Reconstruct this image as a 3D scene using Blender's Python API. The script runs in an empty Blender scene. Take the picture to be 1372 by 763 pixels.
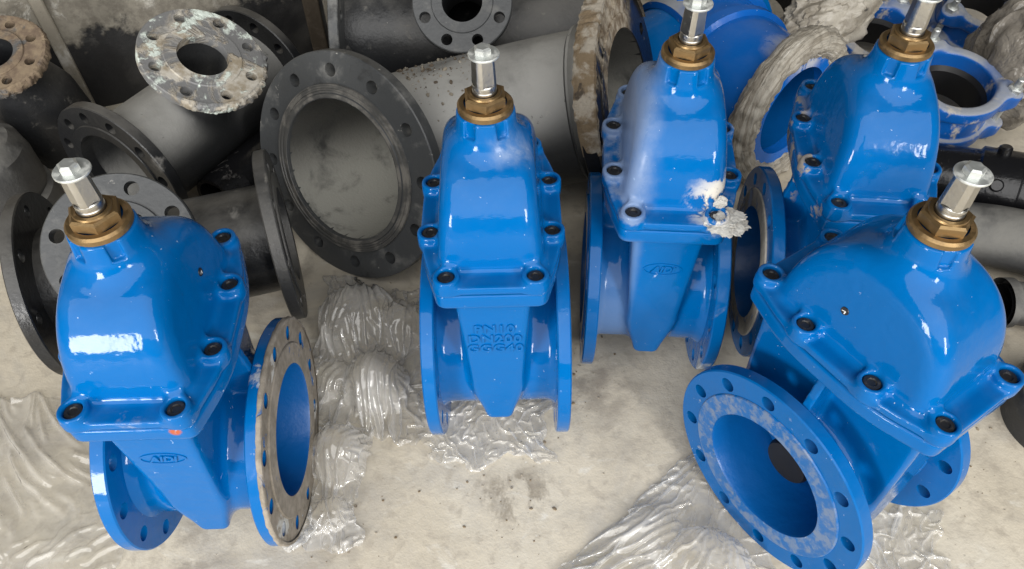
import bpy, bmesh, math, random
import numpy as np
from mathutils import Vector, Matrix, noise

random.seed(7)
rng = np.random.default_rng(7)
SC = bpy.context.scene
COL = SC.collection
R = math.radians

# ------------------------------------------------------------------ camera
cam_d = bpy.data.cameras.new('camera')
cam_d.sensor_fit = 'HORIZONTAL'
cam_d.sensor_width = 36.0
cam_d.lens = 27.745
cam_d.clip_start = 0.05
cam_d.clip_end = 200
cam = bpy.data.objects.new('camera', cam_d)
COL.objects.link(cam)
_p, _r, _h = 0.8755, -0.0106, 1.2332
_fw = Vector((0, math.cos(_p), -math.sin(_p)))
_rt = Vector((1, 0, 0))
_up = _rt.cross(_fw)
_rt2 = math.cos(_r) * _rt + math.sin(_r) * _up
_up2 = -math.sin(_r) * _rt + math.cos(_r) * _up
m = Matrix((_rt2, _up2, -_fw)).transposed().to_4x4()
m.translation = Vector((0, 0, _h))
cam.matrix_world = m
SC.camera = cam

# ------------------------------------------------------------------ light
world = bpy.data.worlds.new('World')
SC.world = world
world.use_nodes = True
_bg = world.node_tree.nodes['Background']
_bg.inputs[0].default_value = (0.93, 0.97, 1.0, 1)
_bg.inputs[1].default_value = 0.05


def area(name, loc, target, sx, sy, power, col=(1, 1, 1)):
    d = bpy.data.lights.new(name, 'AREA')
    d.shape = 'RECTANGLE'
    d.size, d.size_y = sx, sy
    d.energy = power
    d.color = col
    o = bpy.data.objects.new(name, d)
    COL.objects.link(o)
    o.location = loc
    o.rotation_euler = (Vector(target) - Vector(loc)).to_track_quat('-Z', 'Y').to_euler()
    return o


# the open gate of the shed behind the photographer (either side of him) and the open side above
area('gate_light', (-1.70, -1.75, 0.80), (-0.3, 0.7, 0.45), 0.65, 0.8, 60, (1, 0.985, 0.96))
area('gate_light', (1.7, -2.0, 1.3), (0.3, 0.8, 0.4), 0.5, 0.8, 46, (1, 0.985, 0.96))
area('open_side_light', (0.4, -4.0, 4.8), (0.0, 0.7, 0.1), 12.0, 7.0, 720, (1.0, 0.99, 0.975))

SC.view_settings.view_transform = 'Standard'
SC.view_settings.look = 'None'
SC.view_settings.exposure = 0.14
SC.view_settings.gamma = 1.0
SC.view_settings.use_curve_mapping = False


# ------------------------------------------------------------------ materials
def mat(name, base, rough=0.5, metal=0.0, layers=(), bump=(), coat=0.0, vary=0.0, alpha=None, spec=0.5, trans=0.0, space='Object'):
    """Principled material; layers lay dirt, dust, mortar over the base by noise masks in object space."""
    m = bpy.data.materials.new(name)
    m.use_nodes = True
    nt = m.node_tree
    N, L = nt.nodes, nt.links
    b = N['Principled BSDF']
    tc = N.new('ShaderNodeTexCoord')
    geo = N.new('ShaderNodeNewGeometry')

    def math_(op, a, c=None, clamp=False):
        n = N.new('ShaderNodeMath')
        n.operation = op
        n.use_clamp = clamp
        for i, v in enumerate((a, c)):
            if v is None:
                continue
            if isinstance(v, (int, float)):
                n.inputs[i].default_value = v
            else:
                L.new(v, n.inputs[i])
        return n.outputs[0]

    def coords(scale=(1, 1, 1), loc=(0, 0, 0)):
        mp = N.new('ShaderNodeMapping')
        mp.inputs['Scale'].default_value = scale
        mp.inputs['Location'].default_value = loc
        L.new(tc.outputs[space], mp.inputs['Vector'])
        return mp.outputs[0]

    def nz(scale, detail=5, rough_=0.6, stretch=(1, 1, 1), loc=(0, 0, 0), dist=0.0):
        n = N.new('ShaderNodeTexNoise')
        n.inputs['Scale'].default_value = scale
        n.inputs['Detail'].default_value = detail
        n.inputs['Roughness'].default_value = rough_
        n.inputs['Distortion'].default_value = dist
        L.new(coords(stretch, loc), n.inputs['Vector'])
        return n.outputs[0]

    def ramp(v, lo, hi):
        n = N.new('ShaderNodeMapRange')
        n.inputs['From Min'].default_value = lo
        n.inputs['From Max'].default_value = hi
        n.interpolation_type = 'SMOOTHSTEP'
        L.new(v, n.inputs['Value'])
        return n.outputs[0]

    col = N.new('ShaderNodeRGB')
    col.outputs[0].default_value = (*base, 1)
    c = col.outputs[0]
    rgh = N.new('ShaderNodeValue')
    rgh.outputs[0].default_value = rough
    rg = rgh.outputs[0]
    if vary:
        hs = N.new('ShaderNodeMix')
        hs.data_type = 'RGBA'
        hs.blend_type = 'MULTIPLY'
        hs.inputs[0].default_value = 1
        L.new(c, hs.inputs[6])
        v = ramp(nz(9, 5), 0.25, 0.75)
        mr = N.new('ShaderNodeMapRange')
        mr.inputs['To Min'].default_value = 1 - vary
        mr.inputs['To Max'].default_value = 1 + vary
        L.new(v, mr.inputs['Value'])
        cc = N.new('ShaderNodeCombineColor')
        for i in range(3):
            L.new(mr.outputs[0], cc.inputs[i])
        L.new(cc.outputs[0], hs.inputs[7])
        c = hs.outputs[2]
    heights = []
    metal_sock = None
    for k, ly in enumerate(layers):
        f = None
        if 'lo' in ly:
            f = ramp(nz(ly.get('scale', 10), ly.get('detail', 6), ly.get('nr', 0.62), ly.get('stretch', (1, 1, 1)),
                        ly.get('loc', (k * 3.1, k * 1.7, k * 0.9)), ly.get('dist', 0.3)), ly['lo'], ly['hi'])
        if 'up' in ly:
            sx = N.new('ShaderNodeSeparateXYZ')
            L.new(geo.outputs['Normal'], sx.inputs[0])
            u = ramp(sx.outputs[2], *ly['up'])
            f = u if f is None else math_('MULTIPLY', f, u)
        if 'grad' in ly:  # a patch with a place of its own: (axis, from, to) in object space
            for g in (ly['grad'] if isinstance(ly['grad'], list) else [ly['grad']]):
                sx = N.new('ShaderNodeSeparateXYZ')
                L.new(tc.outputs['Object'], sx.inputs[0])
                wob = math_('MULTIPLY', math_('SUBTRACT', nz(ly.get('gscale', 14), 5, 0.65, loc=(5 + k, 1, 2)), 0.5), ly.get('wob', 0.0))
                u = ramp(math_('ADD', sx.outputs['XYZ'.index(g[0])], wob), g[1], g[2])
                f = u if f is None else math_('MULTIPLY', f, u)
        if 'spot' in ly:  # round patch (centre, r0, r1)
            for_, r0, r1 = ly['spot']
            vm = N.new('ShaderNodeVectorMath')
            vm.operation = 'DISTANCE'
            L.new(tc.outputs['Object'], vm.inputs[0])
            vm.inputs[1].default_value = for_
            wob = math_('MULTIPLY', math_('SUBTRACT', nz(ly.get('gscale', 25), 5, 0.65, loc=(2, 7 + k, 2)), 0.5), ly.get('wob', 0.04))
            u = ramp(math_('ADD', vm.outputs['Value'], wob), r1, r0)
            f = u if f is None else math_('MULTIPLY', f, u)
        if 'edge' in ly:  # wear along sharp convex edges
            u = ramp(geo.outputs['Pointiness'], *ly['edge'])
            f = u if f is None else math_('MULTIPLY', f, u)
        if 'amt' in ly:
            f = math_('MULTIPLY', f, ly['amt'])
        mx = N.new('ShaderNodeMix')
        mx.data_type = 'RGBA'
        L.new(f, mx.inputs[0])
        L.new(c, mx.inputs[6])
        mx.inputs[7].default_value = (*ly['col'], 1)
        if 'col2' in ly:
            m2 = N.new('ShaderNodeMix')
            m2.data_type = 'RGBA'
            L.new(ramp(nz(ly.get('scale2', 40), 6, 0.65, loc=(k, 9, 4)), 0.35, 0.65), m2.inputs[0])
            m2.inputs[6].default_value = (*ly['col'], 1)
            m2.inputs[7].default_value = (*ly['col2'], 1)
            L.new(m2.outputs[2], mx.inputs[7])
        c = mx.outputs[2]
        rm = N.new('ShaderNodeMix')
        L.new(f, rm.inputs[0])
        L.new(rg, rm.inputs[2])
        rm.inputs[3].default_value = ly.get('rough', 0.9)
        rg = rm.outputs[0]
        if metal:
            mm = N.new('ShaderNodeMix')
            L.new(f, mm.inputs[0])
            if metal_sock is None:
                mm.inputs[2].default_value = metal
            else:
                L.new(metal_sock, mm.inputs[2])
            mm.inputs[3].default_value = 0.0
            metal_sock = mm.outputs[0]
        if 'h' in ly:
            heights.append(math_('MULTIPLY', f, ly['h']))
    L.new(c, b.inputs['Base Color'])
    L.new(rg, b.inputs['Roughness'])
    b.inputs['Metallic'].default_value = metal
    if metal_sock is not None:
        L.new(metal_sock, b.inputs['Metallic'])
    b.inputs['Specular IOR Level'].default_value = spec
    b.inputs['Coat Weight'].default_value = coat
    b.inputs['Coat Roughness'].default_value = 0.08
    b.inputs['Transmission Weight'].default_value = trans
    if alpha is not None:
        if isinstance(alpha, tuple):
            a = N.new('ShaderNodeMapRange')
            a.inputs['To Min'].default_value = alpha[0]
            a.inputs['To Max'].default_value = alpha[1]
            L.new(ramp(nz(alpha[2], 5, 0.6, dist=1.0), 0.35, 0.68), a.inputs['Value'])
            L.new(a.outputs[0], b.inputs['Alpha'])
        else:
            b.inputs['Alpha'].default_value = alpha
    for bq in bump:
        sc, amt, det = bq[:3]
        heights.append(math_('MULTIPLY', nz(sc, det, 0.6, bq[3] if len(bq) > 3 else (1, 1, 1), loc=(sc, 2, 1), dist=0.8 if len(bq) > 3 else 0.0), amt))
    if heights:
        h = heights[0]
        for x in heights[1:]:
            h = math_('ADD', h, x)
        bp = N.new('ShaderNodeBump')
        bp.inputs['Strength'].default_value = 1.0
        bp.inputs['Distance'].default_value = 1.0
        L.new(h, bp.inputs['Height'])
        L.new(bp.outputs[0], b.inputs['Normal'])
    return m


BLUE = (0.0, 0.102, 0.330)
DUST = (0.42, 0.40, 0.36)
MUD = (0.34, 0.29, 0.225)
MORTAR = (0.60, 0.57, 0.51)
paint_bump = ((30, 0.0011, 2), (110, 0.00022, 2))
scuffs = [dict(col=(0.38, 0.50, 0.66), scale=46, lo=0.685, hi=0.74, rough=0.6, detail=7, amt=0.7, dist=1.2),
          dict(col=(0.55, 0.60, 0.64), scale=150, lo=0.725, hi=0.75, rough=0.7, detail=3, amt=0.8),
          dict(col=(0.02, 0.05, 0.12), scale=140, lo=0.745, hi=0.77, rough=0.5, amt=0.7)]
thin_dust = dict(col=(0.30, 0.36, 0.42), scale=7, lo=0.45, hi=0.8, amt=0.10, rough=0.45, up=(0.0, 0.9))
M = {}
M['blue'] = mat('blue_enamel', BLUE, 0.09, layers=[thin_dust] + scuffs, bump=paint_bump, spec=0.22)
M['blue_left'] = mat('blue_enamel_rubbed', BLUE, 0.09, layers=[thin_dust,
    dict(col=MUD, scale=13, lo=0.56, hi=0.66, grad=('X', 0.10, 0.125), rough=0.9, h=0.0006),
    dict(col=(0.36, 0.36, 0.36), scale=20, lo=0.5, hi=0.62, spot=((0.0, -0.135, 0.447), 0.012, 0.03), rough=0.8, amt=0.7),
    dict(col=(0.35, 0.09, 0.04), spot=((0.052, -0.146, 0.425), 0.004, 0.009), wob=0.01, rough=0.9)] + scuffs, bump=paint_bump, spec=0.22)
M['blue_mid'] = mat('blue_enamel_powdered', BLUE, 0.09, layers=[thin_dust,
    dict(col=(0.36, 0.40, 0.45), scale=18, lo=0.38, hi=0.66, spot=((0.034, -0.03, 0.585), 0.008, 0.045), rough=0.7, amt=0.42)] + scuffs,
    bump=paint_bump, spec=0.22)
M['blue_dusty'] = mat('blue_enamel_dusted', BLUE, 0.09, layers=[thin_dust,
    dict(col=(0.40, 0.42, 0.44), scale=6, lo=0.12, hi=0.45, grad=[('X', -0.018, -0.062), ('Z', 0.443, 0.452)], wob=0.03, gscale=40, rough=0.75, amt=0.38),
    dict(col=(0.30, 0.36, 0.44), scale=6, lo=0.12, hi=0.45, grad=[('X', -0.030, -0.05), ('Y', -0.06, -0.12), ('Z', 0.42, 0.40)], wob=0.015, rough=0.6, amt=0.3),
    dict(col=MORTAR, scale=34, lo=0.50, hi=0.58, spot=((0.066, -0.125, 0.47), 0.02, 0.06), rough=0.95, h=0.001),
    dict(col=(0.5, 0.5, 0.48), scale=16, lo=0.5, hi=0.6, grad=('X', 0.085, 0.115), rough=0.9, amt=0.8)] + scuffs, bump=paint_bump, spec=0.22)
M['blue_far'] = mat('blue_enamel_far', BLUE, 0.09, layers=[thin_dust,
    dict(col=MUD, scale=24, lo=0.53, hi=0.6, grad=('X', -0.066, -0.085), rough=0.9, amt=0.9)] + scuffs, bump=paint_bump, spec=0.22)
M['face_mud'] = mat('mud_caked_flange', BLUE, 0.3, layers=[
    dict(col=(0.29, 0.255, 0.21), col2=(0.19, 0.165, 0.13), scale=13, lo=0.32, hi=0.37, rough=0.95, h=0.0014, dist=0.8)], bump=((90, 0.0006, 4),))
M['flange_mud'] = mat('blue_flange_mud_faced', BLUE, 0.2, layers=[
    dict(col=(0.29, 0.255, 0.21), col2=(0.19, 0.165, 0.13), scale=13, lo=0.33, hi=0.38, grad=('X', 0.1085, 0.1105), rough=0.95, h=0.0012, dist=0.8),
    dict(col=(0.5, 0.5, 0.47), scale=15, lo=0.6, hi=0.66, rough=0.9, amt=0.8)] + scuffs, bump=paint_bump, spec=0.22)
M['flange_plaster'] = mat('blue_enamel_plastered', BLUE, 0.2, layers=[thin_dust,
    dict(col=(0.48, 0.48, 0.45), col2=(0.34, 0.34, 0.32), scale=12, lo=0.49, hi=0.58, grad=('Z', 0.27, 0.20), wob=0.1, rough=0.9, h=0.0006, stretch=(1, 1, 0.5), amt=0.9)] + scuffs, bump=paint_bump, spec=0.22)
M['face_plaster'] = mat('plaster_smeared_flange', BLUE, 0.3, layers=[
    dict(col=(0.46, 0.43, 0.37), col2=(0.30, 0.28, 0.24), scale=12, lo=0.38, hi=0.46, rough=0.95, h=0.0014, dist=0.8)], bump=((90, 0.0006, 4),))
M['face_worn'] = mat('worn_flange_face', BLUE, 0.28, layers=[
    dict(col=(0.20, 0.24, 0.28), col2=(0.27, 0.27, 0.25), scale=75, lo=0.42, hi=0.62, rough=0.6, h=0.0002, dist=0.2, amt=0.5)] + scuffs, bump=((60, 0.0004, 4),))
M['flange_plain'] = mat('blue_enamel_flange', BLUE, 0.09, layers=[thin_dust] + scuffs, bump=paint_bump, spec=0.22)
M['flange_chipped'] = mat('blue_enamel_chipped', BLUE, 0.2, layers=[thin_dust,
    dict(col=(0.42, 0.43, 0.42), scale=26, lo=0.62, hi=0.70, rough=0.9, h=0.0004, amt=0.7)] + scuffs, bump=paint_bump, spec=0.22)
M['bore'] = mat('blue_bore', (0.0, 0.085, 0.30), 0.35, layers=[
    dict(col=MUD, scale=12, lo=0.63, hi=0.74, rough=0.9, amt=0.7)], bump=((40, 0.0012, 4),))
M['bronze'] = mat('bronze', (0.27, 0.18, 0.085), 0.42, metal=0.9, layers=[
    dict(col=(0.11, 0.06, 0.025), scale=60, lo=0.52, hi=0.72, rough=0.6, amt=0.75),
    dict(col=(0.5, 0.38, 0.2), scale=45, lo=0.66, hi=0.76, rough=0.6, amt=0.5)], bump=((120, 0.0004, 3),))
M['steel'] = mat('bright_steel', (0.52, 0.51, 0.48), 0.30, metal=1.0, layers=[
    dict(col=(0.25, 0.24, 0.22), scale=90, lo=0.60, hi=0.70, rough=0.55, amt=0.7)], bump=((150, 0.0003, 3),))
M['zinc'] = mat('zinc_plate', (0.60, 0.62, 0.60), 0.42, metal=0.75, layers=[
    dict(col=(0.66, 0.66, 0.62), scale=60, lo=0.5, hi=0.68, rough=0.8, amt=0.6)], bump=((140, 0.0003, 3),))
M['plug'] = mat('black_plug', (0.016, 0.016, 0.017), 0.42, layers=[
    dict(col=(0.16, 0.14, 0.11), scale=160, lo=0.55, hi=0.72, rough=0.9, amt=0.35)], bump=((300, 0.0005, 3),))
M['rubber'] = mat('black_rubber', (0.010, 0.010, 0.011), 0.45, spec=0.25)
M['sticker'] = mat('black_sticker', (0.012, 0.013, 0.018), 0.35)
M['white_print'] = mat('white_print', (0.78, 0.78, 0.76), 0.5)
M['bitumen'] = mat('black_pipe_paint', (0.020, 0.021, 0.023), 0.36, layers=[
    dict(col=(0.14, 0.135, 0.125), scale=5, lo=0.32, hi=0.66, up=(0.0, 0.85), rough=0.62, amt=0.9),
    dict(col=(0.26, 0.245, 0.215), scale=30, lo=0.60, hi=0.75, rough=0.9, amt=0.5),
    dict(col=(0.4, 0.38, 0.34), scale=95, lo=0.70, hi=0.76, rough=0.9, amt=0.7)], bump=((60, 0.0012, 5), (220, 0.0003, 2)))
M['bitumen_grey'] = mat('dusty_pipe_paint', (0.030, 0.031, 0.032), 0.42, layers=[
    dict(col=(0.33, 0.325, 0.305), scale=4, lo=0.12, hi=0.5, up=(0.05, 0.9), rough=0.7, amt=0.95),
    dict(col=(0.34, 0.32, 0.28), scale=34, lo=0.60, hi=0.74, rough=0.9, amt=0.5, up=(0.1, 0.7)),
    dict(col=(0.05, 0.045, 0.04), scale=52, lo=0.66, hi=0.72, rough=0.9, amt=0.6)], bump=((50, 0.0014, 5), (220, 0.0004, 2)))
M['bore_grey'] = mat('grey_pipe_bore', (0.075, 0.073, 0.066), 0.5, layers=[
    dict(col=(0.42, 0.41, 0.36), scale=6, lo=0.05, hi=0.45, up=(-0.15, 0.85), rough=0.8, amt=0.95),  # paler on the upward-facing wall of the bore
    dict(col=(0.05, 0.05, 0.048), scale=12, lo=0.5, hi=0.75, rough=0.5)], bump=((150, 0.0012, 4),))
M['flange_grey'] = mat('grey_flange_paint', (0.058, 0.061, 0.063), 0.40, layers=[
    dict(col=(0.24, 0.235, 0.22), scale=16, lo=0.52, hi=0.72, rough=0.85, amt=0.6),
    dict(col=(0.015, 0.015, 0.016), scale=14, lo=0.60, hi=0.7, rough=0.5, amt=0.6),
    dict(col=(0.5, 0.48, 0.44), scale=50, lo=0.66, hi=0.73, rough=0.9, amt=0.7)], bump=((80, 0.001, 5),))
M['flange_black'] = mat('black_flange_paint', (0.012, 0.0125, 0.0135), 0.3, layers=[
    dict(col=(0.24, 0.23, 0.21), scale=8, lo=0.3, hi=0.6, up=(0.55, 1.0), rough=0.7, amt=0.4),
    dict(col=(0.25, 0.24, 0.22), scale=18, lo=0.62, hi=0.76, rough=0.9, amt=0.6)], bump=((60, 0.0012, 5),))
M['flange_drip'] = mat('black_flange_mortar_drips', (0.013, 0.013, 0.014), 0.3, layers=[
    dict(col=(0.46, 0.40, 0.31), col2=(0.16, 0.115, 0.07), scale=16, lo=0.36, hi=0.46, spot=((0.19, 0.07, 0.49), 0.13, 0.20), wob=0.10, rough=0.95, h=0.003, stretch=(1, 1, 0.35)),
    dict(col=(0.5, 0.48, 0.43), scale=24, lo=0.63, hi=0.70, rough=0.95, h=0.001)], bump=((80, 0.001, 5),))
M['flange_mortar'] = mat('mortar_splashed_flange', (0.17, 0.17, 0.17), 0.5, layers=[
    dict(col=(0.48, 0.45, 0.39), col2=(0.27, 0.225, 0.16), scale=10, lo=0.48, hi=0.58, rough=0.95, h=0.002, dist=1.0),
    dict(col=(0.58, 0.64, 0.58), scale=22, lo=0.55, hi=0.63, rough=0.95, h=0.001)], bump=((110, 0.0008, 4),))
M['flange_rust'] = mat('brown_crusted_flange', (0.10, 0.10, 0.10), 0.6, layers=[
    dict(col=(0.25, 0.19, 0.125), col2=(0.14, 0.10, 0.07), scale=9, lo=0.40, hi=0.5, rough=0.95, h=0.002, dist=1.0)], bump=((90, 0.001, 4),))
M['pipe_mortared'] = mat('mortar_coated_pipe', (0.022, 0.022, 0.023), 0.5, layers=[
    dict(col=(0.20, 0.185, 0.16), scale=7, lo=0.5, hi=0.8, rough=0.9, amt=0.5),
    dict(col=(0.40, 0.37, 0.31), col2=(0.24, 0.215, 0.175), scale=5, lo=0.05, hi=0.2, grad=('Z', -0.03, 0.0), wob=0.22, gscale=11, rough=0.95, h=0.003),
    dict(col=(0.62, 0.60, 0.54), scale=12, lo=0.60, hi=0.68, grad=('Z', 0.0, 0.12), rough=0.95, h=0.002)], bump=((70, 0.0015, 5),))
M['crumb'] = mat('crumbs', (0.24, 0.21, 0.165), 0.95, layers=[dict(col=(0.09, 0.07, 0.05), scale=30, lo=0.45, hi=0.55, rough=0.95), dict(col=(0.42, 0.40, 0.35), scale=40, lo=0.6, hi=0.66, rough=0.95)])
M['seal'] = mat('ring_groove_paint', (0.075, 0.074, 0.070), 0.42, layers=[
    dict(col=(0.22, 0.205, 0.18), scale=20, lo=0.46, hi=0.64, rough=0.8, amt=0.7)], bump=((90, 0.0006, 4),))
M['wall_paint'] = mat('mortar_crusted_wall', (0.016, 0.016, 0.017), 0.5, layers=[
    dict(col=(0.10, 0.095, 0.085), scale=5, lo=0.45, hi=0.75, rough=0.8, amt=0.6),
    dict(col=(0.24, 0.22, 0.18), col2=(0.15, 0.135, 0.11), scale=5, lo=0.05, hi=0.2, grad=('Z', 0.185, 0.215), wob=0.24, gscale=8, rough=0.95, h=0.002),
    dict(col=(0.46, 0.44, 0.39), scale=11, lo=0.58, hi=0.68, grad=('Z', 0.16, 0.26), wob=0.1, rough=0.95, h=0.002)], bump=((60, 0.0015, 5),))
M['strip_tan'] = mat('tan_strip', (0.25, 0.225, 0.18), 0.8, layers=[
    dict(col=(0.42, 0.40, 0.36), scale=16, lo=0.5, hi=0.65, rough=0.9), dict(col=(0.05, 0.045, 0.04), scale=22, lo=0.62, hi=0.7, rough=0.8)], bump=((60, 0.002, 4),))
M['strip_brown'] = mat('brown_strip', (0.075, 0.058, 0.04), 0.8, layers=[
    dict(col=(0.16, 0.13, 0.10), scale=16, lo=0.5, hi=0.7, rough=0.9)], bump=((60, 0.002, 4),))
M['crust'] = mat('dried_mortar', (0.36, 0.32, 0.26), 0.95, layers=[
    dict(col=(0.19, 0.14, 0.085), scale=24, lo=0.40, hi=0.55, rough=0.95),
    dict(col=(0.07, 0.055, 0.04), scale=22, lo=0.62, hi=0.7, rough=0.95)], bump=((70, 0.005, 5),))
M['white_mortar'] = mat('white_mortar', (0.52, 0.51, 0.475), 0.95, layers=[
    dict(col=(0.42, 0.40, 0.36), scale=60, lo=0.5, hi=0.65)], bump=((130, 0.003, 5),))


def film_mat(name, tint, dirt, a_lo, a_hi, scale, facing=0.55, crumple=0.5):
    """Thin polythene: partly clear, partly milky, with a sharp surface sheen."""
    m = bpy.data.materials.new(name)
    m.use_nodes = True
    N, L = m.node_tree.nodes, m.node_tree.links
    N.remove(N['Principled BSDF'])
    out = N['Material Output']
    tc = N.new('ShaderNodeTexCoord')

    def noise_(sc, lo, hi, det=5):
        n = N.new('ShaderNodeTexNoise')
        n.inputs['Scale'].default_value = sc
        n.inputs['Detail'].default_value = det
        n.inputs['Distortion'].default_value = 1.2
        L.new(tc.outputs['Object'], n.inputs['Vector'])
        r = N.new('ShaderNodeMapRange')
        r.inputs['From Min'].default_value, r.inputs['From Max'].default_value = 0.35, 0.66
        r.inputs['To Min'].default_value, r.inputs['To Max'].default_value = lo, hi
        L.new(n.outputs[0], r.inputs['Value'])
        return r.outputs[0], n.outputs[0]
    f, _ = noise_(scale, a_lo, a_hi)
    g, _ = noise_(scale * 0.5, 0.0, 1.0)
    cm = N.new('ShaderNodeMix')
    cm.data_type = 'RGBA'
    L.new(g, cm.inputs[0])
    cm.inputs[6].default_value = (*tint, 1)
    cm.inputs[7].default_value = (*dirt, 1)
    nb = N.new('ShaderNodeTexNoise')
    nb.noise_type = 'RIDGED_MULTIFRACTAL'
    nb.inputs['Scale'].default_value = 30
    nb.inputs['Detail'].default_value = 3
    nb.inputs['Distortion'].default_value = 1.6
    L.new(tc.outputs['Object'], nb.inputs['Vector'])
    bp = N.new('ShaderNodeBump')
    bp.inputs['Strength'].default_value = crumple
    bp.inputs['Distance'].default_value = 0.005
    L.new(nb.outputs[0], bp.inputs['Height'])
    di, tl, tr, gl = (N.new('ShaderNodeBsdf' + k) for k in ('Diffuse', 'Translucent', 'Transparent', 'Glossy'))
    for x in (di, tl, gl):
        L.new(bp.outputs[0], x.inputs['Normal'])
    L.new(cm.outputs[2], di.inputs['Color'])
    L.new(cm.outputs[2], tl.inputs['Color'])
    tr.inputs['Color'].default_value = (0.985, 0.985, 0.98, 1)
    gl.inputs['Roughness'].default_value = 0.07
    m1, m2, m3 = (N.new('ShaderNodeMixShader') for _ in range(3))
    m1.inputs[0].default_value = 0.25
    L.new(di.outputs[0], m1.inputs[1])
    L.new(tl.outputs[0], m1.inputs[2])
    lw = N.new('ShaderNodeLayerWeight')
    lw.inputs['Blend'].default_value = 0.35
    L.new(bp.outputs[0], lw.inputs['Normal'])
    lm = N.new('ShaderNodeMath')
    lm.operation = 'MULTIPLY_ADD'
    lm.use_clamp = True
    lm.inputs[1].default_value = facing
    L.new(lw.outputs['Facing'], lm.inputs[0])
    L.new(f, lm.inputs[2])
    L.new(lm.outputs[0], m2.inputs[0])
    L.new(tr.outputs[0], m2.inputs[1])
    L.new(m1.outputs[0], m2.inputs[2])
    fr = N.new('ShaderNodeFresnel')
    # a thin sheet reflects alike from both sides
    ge = N.new('ShaderNodeNewGeometry')
    io = N.new('ShaderNodeMapRange')
    io.inputs['To Min'].default_value = 1.5
    io.inputs['To Max'].default_value = 1 / 1.5
    L.new(ge.outputs['Backfacing'], io.inputs['Value'])
    L.new(io.outputs[0], fr.inputs['IOR'])
    L.new(bp.outputs[0], fr.inputs['Normal'])
    mul = N.new('ShaderNodeMath')
    mul.operation = 'MULTIPLY'
    mul.use_clamp = True
    mul.inputs[1].default_value = 2.2
    L.new(fr.outputs[0], mul.inputs[0])
    L.new(mul.outputs[0], m3.inputs[0])
    L.new(m2.outputs[0], m3.inputs[1])
    L.new(gl.outputs[0], m3.inputs[2])
    L.new(m3.outputs[0], out.inputs['Surface'])
    return m


M['film'] = film_mat('clear_film', (0.93, 0.92, 0.90), (0.88, 0.86, 0.82), 0.04, 0.40, 10, 0.5)
M['film_flat'] = film_mat('flat_film', (0.88, 0.86, 0.82), (0.74, 0.70, 0.62), 0.06, 0.40, 6, 0.35, 0.5)
M['film_grey'] = film_mat('grey_film', (0.93, 0.92, 0.90), (0.78, 0.75, 0.70), 0.05, 0.44, 9, 0.55)
M['dirty_wrap'] = mat('dirty_wrap', (0.44, 0.405, 0.34), 0.42, layers=[
    dict(col=(0.25, 0.22, 0.175), scale=14, lo=0.40, hi=0.62, rough=0.5, stretch=(1, 1, 1.8)),
    dict(col=(0.07, 0.065, 0.055), scale=18, lo=0.63, hi=0.70, rough=0.5, stretch=(1, 1, 1.8))], bump=((20, 0.007, 4, (1, 1.2, 1.4)), (70, 0.002, 3)))
M['ring_wrap'] = mat('ring_wrap', (0.44, 0.405, 0.34), 0.42, layers=[
    dict(col=(0.25, 0.22, 0.175), scale=9, lo=0.40, hi=0.60, rough=0.5, stretch=(0.9, 9, 1), dist=0.8),
    dict(col=(0.58, 0.55, 0.49), scale=9, lo=0.56, hi=0.68, rough=0.4, stretch=(1.4, 16, 1), dist=0.8),
    dict(col=(0.06, 0.055, 0.045), scale=9, lo=0.64, hi=0.70, rough=0.5, stretch=(1.2, 12, 1), dist=0.8)],
    bump=((9, 0.006, 4, (1.6, 9, 1)), (26, 0.003, 3, (1.5, 5, 1))), space='UV')
M['brown_wrap'] = mat('brown_wrap', (0.25, 0.225, 0.19), 0.16, layers=[
    dict(col=(0.12, 0.105, 0.085), scale=10, lo=0.42, hi=0.62, rough=0.3),
    dict(col=(0.5, 0.47, 0.42), scale=22, lo=0.62, hi=0.7, rough=0.4)], bump=((14, 0.010, 3, (1, 1.4, 1)), (60, 0.003, 3)))
M['blue_grey'] = mat('blue_dusted_coupling', (0.004, 0.09, 0.36), 0.3, layers=[
    dict(col=(0.30, 0.31, 0.32), scale=6, lo=0.25, hi=0.55, up=(0.3, 0.85), rough=0.8, amt=0.92),
    dict(col=(0.42, 0.39, 0.35), scale=20, lo=0.55, hi=0.66, rough=0.9)], bump=((60, 0.001, 4),))
M['blue_mortar'] = mat('blue_mortar_splashed', (0.004, 0.125, 0.50), 0.2, layers=[thin_dust,
    dict(col=(0.66, 0.65, 0.62), scale=22, lo=0.40, hi=0.48, spot=((0.0, 0.03, 0.33), 0.03, 0.10), rough=0.95, h=0.002)] + scuffs, bump=paint_bump, spec=0.22)
M['black_pipe'] = mat('black_gloss', (0.008, 0.008, 0.009), 0.22, layers=[
    dict(col=(0.2, 0.19, 0.18), scale=26, lo=0.62, hi=0.74, rough=0.8, amt=0.6)], bump=((45, 0.0015, 4),))
M['dusty_pipe'] = mat('dusty_pipe', (0.05, 0.05, 0.05), 0.5, layers=[
    dict(col=(0.17, 0.165, 0.15), scale=9, lo=0.3, hi=0.62, rough=0.85, up=(-0.2, 0.7))], bump=((70, 0.0015, 4),))
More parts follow.
